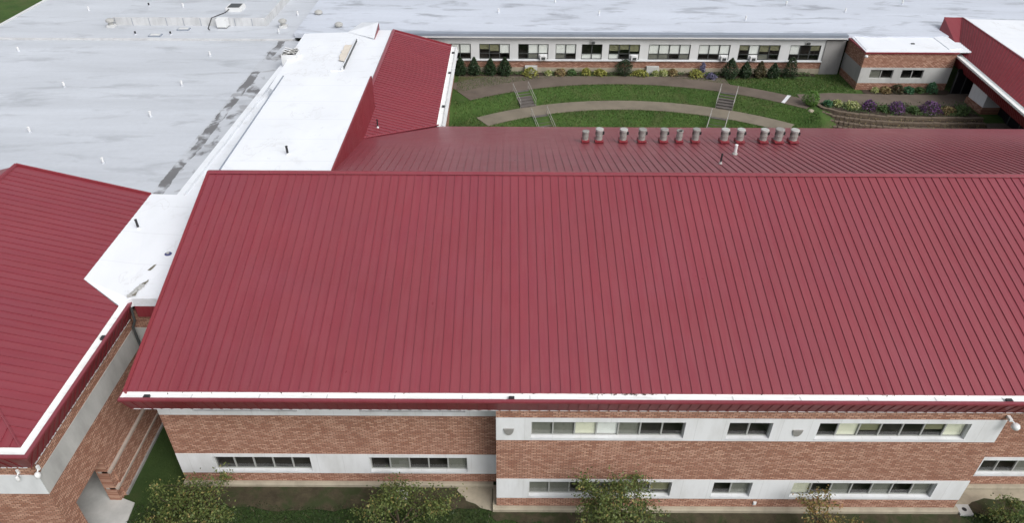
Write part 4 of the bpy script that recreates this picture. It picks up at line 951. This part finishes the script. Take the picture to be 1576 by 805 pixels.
# ------------------------------------------------------------------ courtyard stairs with handrails
def stairs(ang, r_top, r_bot, zt, zb_, label, wdt=1.45):
    ca = (CX0 + (r_top + r_bot) / 2 * math.sin(ang), CY0 + (r_top + r_bot) / 2 * math.cos(ang))
    t = thing('stairs', label, 'stairs', (ca[0], ca[1], zb_), 'concrete stairs in the courtyard')
    M = Matrix.Translation((CX0, CY0, 0)) @ Matrix.Rotation(-ang, 4, 'Z')          # local y = radial outwards
    nst = 6; run = (r_top - r_bot) / nst; rise = (zt - zb_) / nst
    for i in range(nst):
        q = MB(); r0 = r_bot + i * run; zz = zb_ + (i + 1) * rise
        q.box((-wdt / 2, r0, zb_ - .4), (wdt / 2, r0 + run - .003, zz - .05), M); q.box((-wdt / 2 - .01, r0 - .03, zz - .05), (wdt / 2 + .01, r0 + run - .005, zz), M)
        q.build('step', 'step_concrete', t)
    for sx_ in (-wdt / 2 - .05, wdt / 2 + .05):
        for off in (0, ) :
            a = M @ Vector((sx_, r_top + .05, zt + .74)); c_ = M @ Vector((sx_, r_bot + .05, zb_ + .74)); a2 = M @ Vector((sx_, r_top + .05, zt)); c2 = M @ Vector((sx_, r_bot + .05, zb_))
            ml = a.lerp(c_, .5); m2 = M @ Vector((sx_, (r_top + r_bot) / 2, (zt + zb_) / 2))
            lo = Vector((0, 0, -.42))
            q = MB(); q.tube([a2, a, c_, c2], .024, 8); q.tube([a + lo, c_ + lo], .017, 6); q.tube([ml, m2], .02, 6); q.build('handrail', 'steel_rail', t)
stairs(R(-20.6), 27.1, 25.05, ZU, ZM + .02, 'upper left courtyard stairs with steel handrails')
stairs(R(22.6), 27.1, 25.05, ZU, ZM + .02, 'upper right courtyard stairs with steel handrails')
stairs(R(-19.9), 23.1, 21.0, ZM + .02, 4.22, 'lower left courtyard stairs partly hidden by the red roof')
stairs(R(22.4), 23.1, 21.0, ZM + .02, 4.22, 'lower right courtyard stairs partly hidden by the red roof')

# ------------------------------------------------------------------ stone terraces of the flower bed at right
rwl = thing('retaining_wall', 'curved low stone terrace edging below the purple asters', 'retaining wall', (35, 60, 5.2))
def bedcurve(s_): # from left tip to right end
    P_ = [(28.6, 62.5), (29.3, 61.2), (31.2, 60.2), (34.2, 59.55), (38, 59.3), (42.5, 59.3)]
    f = s_ * (len(P_) - 1); i = min(int(f), len(P_) - 2); u = f - i
    a, c_ = P_[max(i - 1, 0)], P_[min(i + 2, len(P_) - 1)]; p0, p1 = P_[i], P_[i + 1]
    return tuple(.5 * (2 * p0[q] + (p1[q] - a[q]) * u + (2 * a[q] - 5 * p0[q] + 4 * p1[q] - c_[q]) * u * u + (3 * p0[q] - a[q] - 3 * p1[q] + c_[q]) * u ** 3) for q in (0, 1))
blob_sheet('planting_bed', 'wet_soil', [bedcurve(i / 14) for i in range(15)] + [(42.5, 62.0), (33, 62.3), (29, 62.7)], ZU + .03, .02, 2, 1)
for tier in range(4):
    off = tier * .62; zt = ZU + .12 - tier * .24
    nb = 34
    for i in range(nb):
        a, c_ = bedcurve(i / nb), bedcurve((i + .985) / nb)
        dx, dy = c_[0] - a[0], c_[1] - a[1]; L = math.hypot(dx, dy); nx_, ny_ = dy / L, -dx / L
        sc = off * min(1, .25 + i / 12)
        o0 = sc + random.uniform(-.04, .04); zz = zt + random.uniform(-.03, .03)
        q = MB(); q.prism([(a[0] + nx_ * (o0 - .15), a[1] + ny_ * (o0 - .15), zz), (a[0] + nx_ * (o0 + .18), a[1] + ny_ * (o0 + .18), zz), (c_[0] + nx_ * (o0 + .18), c_[1] + ny_ * (o0 + .18), zz), (c_[0] + nx_ * (o0 - .15), c_[1] + ny_ * (o0 - .15), zz)], zz - .5)
        q.build('stone', 'stone', rwl)
b = MB()
for i in range(40):
    for off in (.05, 2.2): pass
bb = [bedcurve(i / 30) for i in range(31)]
for i in range(30):
    a, c_ = bb[i], bb[i + 1]; dx, dy = c_[0] - a[0], c_[1] - a[1]; L = math.hypot(dx, dy); nx_, ny_ = dy / L, -dx / L
    w_ = 2.2 * min(1, .25 + i / 11)
    b.face([(a[0], a[1], ZU - .05), (c_[0], c_[1], ZU - .05), (c_[0] + nx_ * w_, c_[1] + ny_ * w_, ZU - .86), (a[0] + nx_ * w_, a[1] + ny_ * w_, ZU - .86)])
b.build('terrace_soil', 'wet_soil', rwl)

# ------------------------------------------------------------------ vegetation
def leaves(C, size, mat, name, parent, up=0.3, aspect=.55):
    """C: n x 3 centres; one quad per leaf with a random facing."""
    n = len(C); s = size * rng.uniform(.6, 1.3, n)[:, None]
    nv = rng.normal(size=(n, 3)); nv[:, 2] = np.abs(nv[:, 2]) + up; nv /= np.linalg.norm(nv, axis=1)[:, None]
    a = np.cross(nv, rng.normal(size=(n, 3))); a /= np.linalg.norm(a, axis=1)[:, None]; bb_ = np.cross(nv, a)
    V = np.stack([C - a * s, C + bb_ * s * aspect - nv * s * .15, C + a * s, C - bb_ * s * aspect - nv * s * .15], 1).reshape(-1, 3)
    F = np.arange(len(V)).reshape(-1, 4)
    return fast(name, V, F, mat, parent)

def tree(px, py, h, rad, label, mat, n=5200, dens=1.0, seed=0, lean=(0, 0), lsize=.068):
    rs = np.random.default_rng(seed); rr = random.Random(seed)
    t = thing('tree', label, 'tree', (px, py, Z0), 'young trees along the front wall')
    b = MB(); tips = []
    base = Vector((px, py, Z0 - .1)); fork = Vector((px + lean[0] * .3, py + lean[1] * .3, Z0 + h * .32))
    b.tube([base, base.lerp(fork, .5) + Vector((rr.uniform(-.05, .05), 0, 0)), fork], [.11, .09, .075], 8)
    nl = 9
    for i in range(nl):
        an = 2 * math.pi * i / nl + rr.uniform(-.3, .3); el = rr.uniform(.35, 1.25)
        ln = rad * rr.uniform(.75, 1.1) * (1.0 if el < .9 else 1.15)
        dv = Vector((math.cos(an) * math.cos(el), math.sin(an) * math.cos(el), math.sin(el)))
        e = fork + Vector((lean[0], lean[1], 0)) * .5 + Vector((dv.x * ln, dv.y * ln, dv.z * h * .62))
        mid = fork.lerp(e, .5) + Vector((rr.uniform(-.15, .15), rr.uniform(-.15, .15), .12))
        b.tube([fork, mid, e], [.05, .032, .012], 6)
        tips += [e, mid.lerp(e, .5), mid]
        for j in range(4):
            o_ = mid.lerp(e, rr.uniform(0, .9)); d2 = Vector((rr.gauss(0, 1), rr.gauss(0, 1), rr.gauss(.35, .6))).normalized() * rad * rr.uniform(.28, .55)
            b.tube([o_, o_ + d2 * .5 + Vector((0, 0, .05)), o_ + d2], [.018, .012, .006], 5); tips += [o_ + d2, o_ + d2 * .6]
    for j in range(14):
        o_ = Vector(tips[rr.randrange(len(tips))]); d2 = Vector((rr.gauss(0, 1), rr.gauss(0, 1), rr.uniform(.2, 1.2))).normalized() * rad * rr.uniform(.25, .5)
        b.tube([o_, o_ + d2], [.012, .005], 5); tips += [o_ + d2 * q_ for q_ in (.4, .7, 1.0)]
    b.build('trunk', 'bark', t)
    T = np.array([tuple(q) for q in tips]); wts = rs.uniform(.35, 1.5, len(T)); wts /= wts.sum()
    idx = rs.choice(len(T), size=int(n * dens), p=wts)
    C = T[idx] + rs.normal(size=(len(idx), 3)) * np.array([.20, .20, .16]) * (rad / 2.0) * rs.uniform(.4, 1.5, (len(idx), 1))
    C = C[C[:, 2] > Z0 + .25]
    leaves(C, lsize, mat, 'crown', t)
tree(-15.7, 21.3, 2.5, 2.3, 'leafy young tree at the left, in front of the alley', 'leaf_tree', 5400, seed=3)
tree(-5.3, 21.15, 2.45, 2.1, 'leafy young tree in front of the middle-left windows', 'leaf_tree', 5000, seed=8)
tree(5.5, 20.95, 3.9, 2.4, 'tallest young tree, in front of the lower bay windows', 'leaf_tree', 6600, seed=15)
tree(15.6, 21.0, 2.9, 1.5, 'sparse yellowing young tree in front of the right lower windows', 'leaf_autumn', 1500, seed=22)
tree(25.3, 21.7, 1.2, 1.1, 'low leafy shrub at the bottom right corner', 'leaf_tree', 1700, seed=31)

def shrub_cloud(px, py, z, h, r, mat, n, label, cat='shrub', name='conifer_shrub', group=None, shape='cone', lsize=.08, stem=True, seed=1):
    rs = np.random.default_rng(seed); t = thing(name, label, cat, (px, py, z), group)
    if stem:
        b = MB(); b.tube([(px, py, z - .05), (px, py, z + h * .5)], [.05, .03], 6); b.build('stem', 'bark', t)
    u = rs.uniform(0, 1, n); an = rs.uniform(0, 2 * np.pi, n)
    if shape == 'cone': prof = np.where(u < .3, .75 + .25 * u / .3, 1 - ((u - .3) / .7) ** 1.5); prof = np.clip(prof, .04, 1)
    elif shape == 'ball': prof = np.sqrt(np.clip(1 - (2 * u - 1) ** 2, .02, 1))
    else: prof = np.sqrt(np.clip(1 - u ** 2, .02, 1))
    rad_ = r * prof * np.sqrt(rs.uniform(.25, 1, n)) * (1 + .13 * np.sin(3 * an + seed) + .10 * np.sin(5 * an + 7 * u + seed * 2))
    C = np.stack([px + rad_ * np.cos(an), py + rad_ * np.sin(an), z + .03 + u * h], 1) + rs.normal(size=(n, 3)) * .03
    leaves(C, lsize, mat, 'foliage', t)
    return t
G1 = 'clipped conifers along the far wall'
for i, (px, py, h, r, mat, lab) in enumerate(((-4.75, 69.3, 1.75, .62, 'leaf_conifer', 'conifer at the left end, half behind the wing gutter'), (-3.37, 69.3, 1.75, .62, 'leaf_conifer', 'second conifer from the left along the far wall'),
        (-1.73, 69.3, 1.65, .60, 'leaf_conifer', 'third and slimmest conifer of the left group'), (-.29, 69.25, 1.75, .72, 'leaf_conifer', 'widest dark conifer of the left group, beside the daylilies'),
        (22.21, 68.85, 1.95, .85, 'leaf_conifer', 'largest pointed conifer, leftmost of the right group'), (23.76, 68.95, 1.55, .6, 'leaf_conifer', 'second conifer of the right group, right of the largest'),
        (25.2, 68.95, 1.6, .6, 'leaf_conifer_rust', 'rust-tinged conifer in the middle of the right group'), (26.55, 68.9, 1.45, .62, 'leaf_conifer', 'fourth conifer of the right group'), )):
    shrub_cloud(px, py, ZU, h, r, mat, 2300, lab, 'conifer', group=G1, seed=40 + i, lsize=.075)
shrub_cloud(28.25, 69.05, ZU, 1.95, .72, 'leaf_conifer', 1900, 'tall rounded dark conifer at the right end of the group', 'conifer', group=G1, shape='dome', seed=60, lsize=.07)
shrub_cloud(11.73, 69.35, ZU, 1.5, .85, 'leaf_conifer', 1100, 'dark loose bush standing before the far wall centre', 'bush', 'bush', shape='ball', seed=61)
shrub_cloud(28.0, 62.1, ZU, 1.35, .75, 'leaf_round', 2200, 'round bright green bush beside the wet path', 'bush', 'bush', shape='ball', seed=62, lsize=.06)
FL = [(2.3, 69.1, .75, .85, 'leaf_daylily', 'big yellow-green daylily clump right of the left conifers'), (4.12, 69.35, .4, .38, 'leaf_hosta', 'small pale hosta right of the daylilies'), (5.35, 69.3, .62, .62, 'leaf_rust', 'rusty variegated clump below the two-pane window'),
      (6.45, 69.4, .5, .45, 'leaf_bed', 'green clump right of the rusty plant'), (7.9, 69.4, .62, .5, 'leaf_daylily', 'upright yellow-green clump below the dark window'), (9.3, 69.45, .45, .75, 'leaf_daylily', 'low yellow-green clump left of the dark bush'),
      (13.4, 69.45, .4, .9, 'leaf_daylily', 'long low green clump right of the dark bush'), (14.9, 69.4, .4, .4, 'leaf_hosta', 'small white-edged hosta in front of areaway box'), (15.7, 69.35, .5, .5, 'leaf_hosta', 'yellow-green hosta next to the white-edged one'), (16.6, 69.4, .6, .5, 'leaf_rust', 'brownish seeding clump right of the hostas'),
      (18.9, 69.0, .65, .8, 'leaf_daylily', 'golden clump left of the lavender plant'), (20.3, 68.5, .55, .5, 'leaf_lavender', 'blue-violet flowering plant at the path end'), (19.6, 69.5, 1.2, .3, 'leaf_lavender', 'tall thin greyish plant by the far wall')]
for i, (px, py, h, r, mat, lab) in enumerate(FL): shrub_cloud(px, py, ZU, h, r, mat, 420, lab, 'plant', 'garden_plant', 'plants in the far bed', 'dome', .10, False, 80 + i)
FR = [(29.6, 62.0, .45, .5, 'leaf_teal', 'blue-green hosta at the tip of the stone bed'), (30.5, 62.1, .45, .5, 'leaf_hosta', 'variegated hosta near the tip of the stone bed'), (31.7, 61.5, .55, .75, 'leaf_hosta', 'large pale yellow hosta in the stone bed'),
      (33.0, 61.2, .85, .65, 'leaf_aster', 'leftmost and smallest purple aster bush'), (34.3, 60.9, .45, .5, 'leaf_bed', 'green plant between the left and middle purple asters'), (35.3, 60.6, .95, .85, 'leaf_aster', 'middle purple aster bush'),
      (36.8, 60.6, .5, .55, 'leaf_bed', 'green plant between the middle and right purple asters'), (38.3, 60.5, 1.0, 1.0, 'leaf_aster', 'rightmost and largest purple aster bush'), (40.0, 60.5, .5, .7, 'leaf_rust', 'white-flecked brown plant right of the largest aster'), (41.0, 60.3, .7, .7, 'leaf_bed', 'green shrub beside the column'),
      (35.3, 65.3, .4, .35, 'leaf_hosta', 'small pale plant below the left pavilion window'), (36.2, 65.2, .5, .6, 'leaf_rust', 'rusty plant below the pavilion windows'), (37.4, 65.25, .7, .65, 'leaf_conifer_rust', 'dark red shrub below the pavilion windows'), (38.5, 65.2, .5, .55, 'leaf_teal', 'bluish green plant below the right pavilion window'),
      (39.6, 65.3, .4, .5, 'leaf_bed', 'low green plant right of the bluish one'), (40.7, 65.3, .9, .55, 'leaf_teal', 'tall green plant by the dark doors')]
for i, (px, py, h, r, mat, lab) in enumerate(FR): shrub_cloud(px, py, ZU + .02, h, r, mat, 600, lab, 'plant', 'garden_plant', 'plants in the right beds', 'dome', .085, False, 120 + i)
b = MB(); b.lathe([(.25, 0), (.32, .12), (.2, .24), (.05, .27)], (27.75, 61.0, 5.95), 9); tag(b.build('boulder', 'tan_plinth'), 'pale boulder at the foot of the round green bush', 'boulder')

# grass blades
def blades(n, fn, hgt, seed):
    rs = np.random.default_rng(seed); P_ = fn(rs, n); m_ = len(P_)
    an = rs.uniform(0, 2 * np.pi, m_); h = hgt * rs.uniform(.5, 1.3, m_); w_ = .016 + .014 * rs.uniform(0, 1, m_)
    dx, dy = np.cos(an) * w_, np.sin(an) * w_; ln = rs.normal(size=(m_, 2)) * .06
    V = np.stack([P_ + np.stack([dx, dy, 0 * dx], 1), P_ - np.stack([dx, dy, 0 * dx], 1), P_ + np.stack([ln[:, 0], ln[:, 1], h], 1)], 1).reshape(-1, 3)
    return V
def court(rs, n):
    x = rs.uniform(-5, 34, n); y = rs.uniform(57, 69.6, n); r = np.hypot(x - CX0, y - CY0); a = np.degrees(np.arctan2(x - CX0, y - CY0))
    ok = ~(((r > 23) & (r < 25.15) & (a > -33.2) & (a < 37.7)) | ((r > 26.95) & (r < 29.15) & (a > -34.2) & (a < 38.2))) & (r > 20)
    ok &= ~((x > 27.5) & (y > 58.5) & (y < 65.1) & (r > 27)); ok &= ~((y > 68.6) & (x < 31)); ok &= ~((x > 33.5) & (y > 65))
    for q in (R(-20.6), R(22.6), R(-19.9), R(22.4)):
        lx = (x - CX0) * np.cos(q) - (y - CY0) * np.sin(q); ok &= ~((np.abs(lx) < .85) & (r < 29))
    ok &= ~((x > 28.3) & (y < 61.5) & (r > 20))
    x, y = x[ok], y[ok]; z = np.array([court_z(a_, b_) for a_, b_ in zip(x, y)]); return np.stack([x, y, z], 1)
def front(rs, n):
    x = rs.uniform(-21, 26, n); y = rs.uniform(17.5, 23.2, n); lim = np.where(x < -.8, 22.75 + .25 * np.sin(x * 2.1) * np.sin(x * .7 + 1), np.where(x < 23.8, 21.85, 22.5))
    ok = (y < lim + rs.normal(size=n) * .08) & ~((x < -19.4))
    x, y = x[ok], y[ok]; return np.stack([x, y, np.full(len(x), Z0 + .03)], 1)
for fn, n_, hh, sd, mt, lab in ((court, 80000, .13, 5, 'grass_blade', 'short green lawn grass on the courtyard banks'), (front, 60000, .11, 6, 'shade_blade', 'lawn grass along the front wall with shade painted into its green')):
    V = blades(n_, fn, hh, sd); o = fast('grass', V, np.arange(len(V)).reshape(-1, 3), mt); struct(o, 'stuff', lab); o['category'] = 'grass'
def cover(pts, mat, lab, size, seed):
    rs = np.random.default_rng(seed); C = np.array(pts(rs)); o = leaves(C, size, mat, 'ground_cover', None); struct(o, 'stuff', lab); o['category'] = 'plants'
def far_bed(rs):
    x = rs.uniform(-4.5, 30.5, 5200); y = 69.85 - np.abs(rs.normal(size=5200)) * .42; k_ = (np.sin(x * 1.9) + np.sin(x * .83 + 2) + rs.normal(size=5200) * .7) > -.2
    return np.stack([x, y, ZU + .03 + rs.uniform(0, .22, 5200)], 1)[k_ & (y > 68.4)]
def right_bed(rs):
    x = rs.uniform(29.2, 42.4, 4200); yb = np.interp(x, [28.6, 29.3, 31.2, 34.2, 38, 42.5], [62.5, 61.2, 60.2, 59.55, 59.3, 59.3]); y = yb + .15 + rs.uniform(0, 1, 4200) * (62.3 - yb)
    return np.stack([x, y, ZU + .05 + rs.uniform(0, .28, 4200)], 1)[(np.sin(x * 2.3 + y) + rs.normal(size=4200) * .6) > -.1]
def terr(rs):
    x = rs.uniform(30, 42.4, 1500); yb = np.interp(x, [28.6, 29.3, 31.2, 34.2, 38, 42.5], [62.5, 61.2, 60.2, 59.55, 59.3, 59.3]); t_ = rs.uniform(.05, 1.9, 1500)
    return np.stack([x, yb - t_, ZU + .02 - .38 * t_ + rs.uniform(0, .12, 1500)], 1)
cover(far_bed, 'leaf_bed', 'low green ground cover along the far wall bed', .07, 71); cover(right_bed, 'leaf_bed', 'low green ground cover among the purple asters', .07, 72); cover(terr, 'leaf_rust', 'withered plants on the stone terraces', .05, 73)
def litter(rs):
    x = np.concatenate([rs.normal(5.6, .8, 60), rs.normal(3.6, .25, 15), rs.normal(17.2, .3, 14), rs.uniform(-16, 23, 40)]); return np.stack([x, 22.57 + rs.normal(size=len(x)) * .03, np.full(len(x), EZ + .0)], 1)
cover(litter, 'bark_leaf', 'dark dead leaves caught along the gutter edge', .045, 74)

# ------------------------------------------------------------------ last small things on the front wall
t = thing('security_camera', 'white dome security camera under the eave at right edge', 'camera', (24.0, 22.5, 7.9))
q = MB(); q.box((23.2, 22.35, 7.95), (23.34, 22.63, 8.08)); q.tube([(23.28, 22.5, 8.0), (23.42, 22.3, 7.92)], .035, 8); q.build('bracket', 'white_paint', t)
q = MB(); q.lathe([(.07, .14), (.15, .10), (.19, 0), (.17, -.11), (.08, -.19), (.02, -.2)], (23.48, 22.2, 7.80), 18); q.build('dome', 'white_paint', t, True)
t = thing('wall_outlet_box', 'small white box low on the bay wall near the right', 'outlet box', (12.9, WY, 1.25)); q = MB(); q.box((12.82, WY - .07, 1.22), (12.98, WY - .002, 1.44)); q.build('box', 'white_paint', t); q = MB(); q.box((12.85, WY - .09, 1.27), (12.95, WY - .071, 1.39)); q.build('cover', 'white_paint', t)
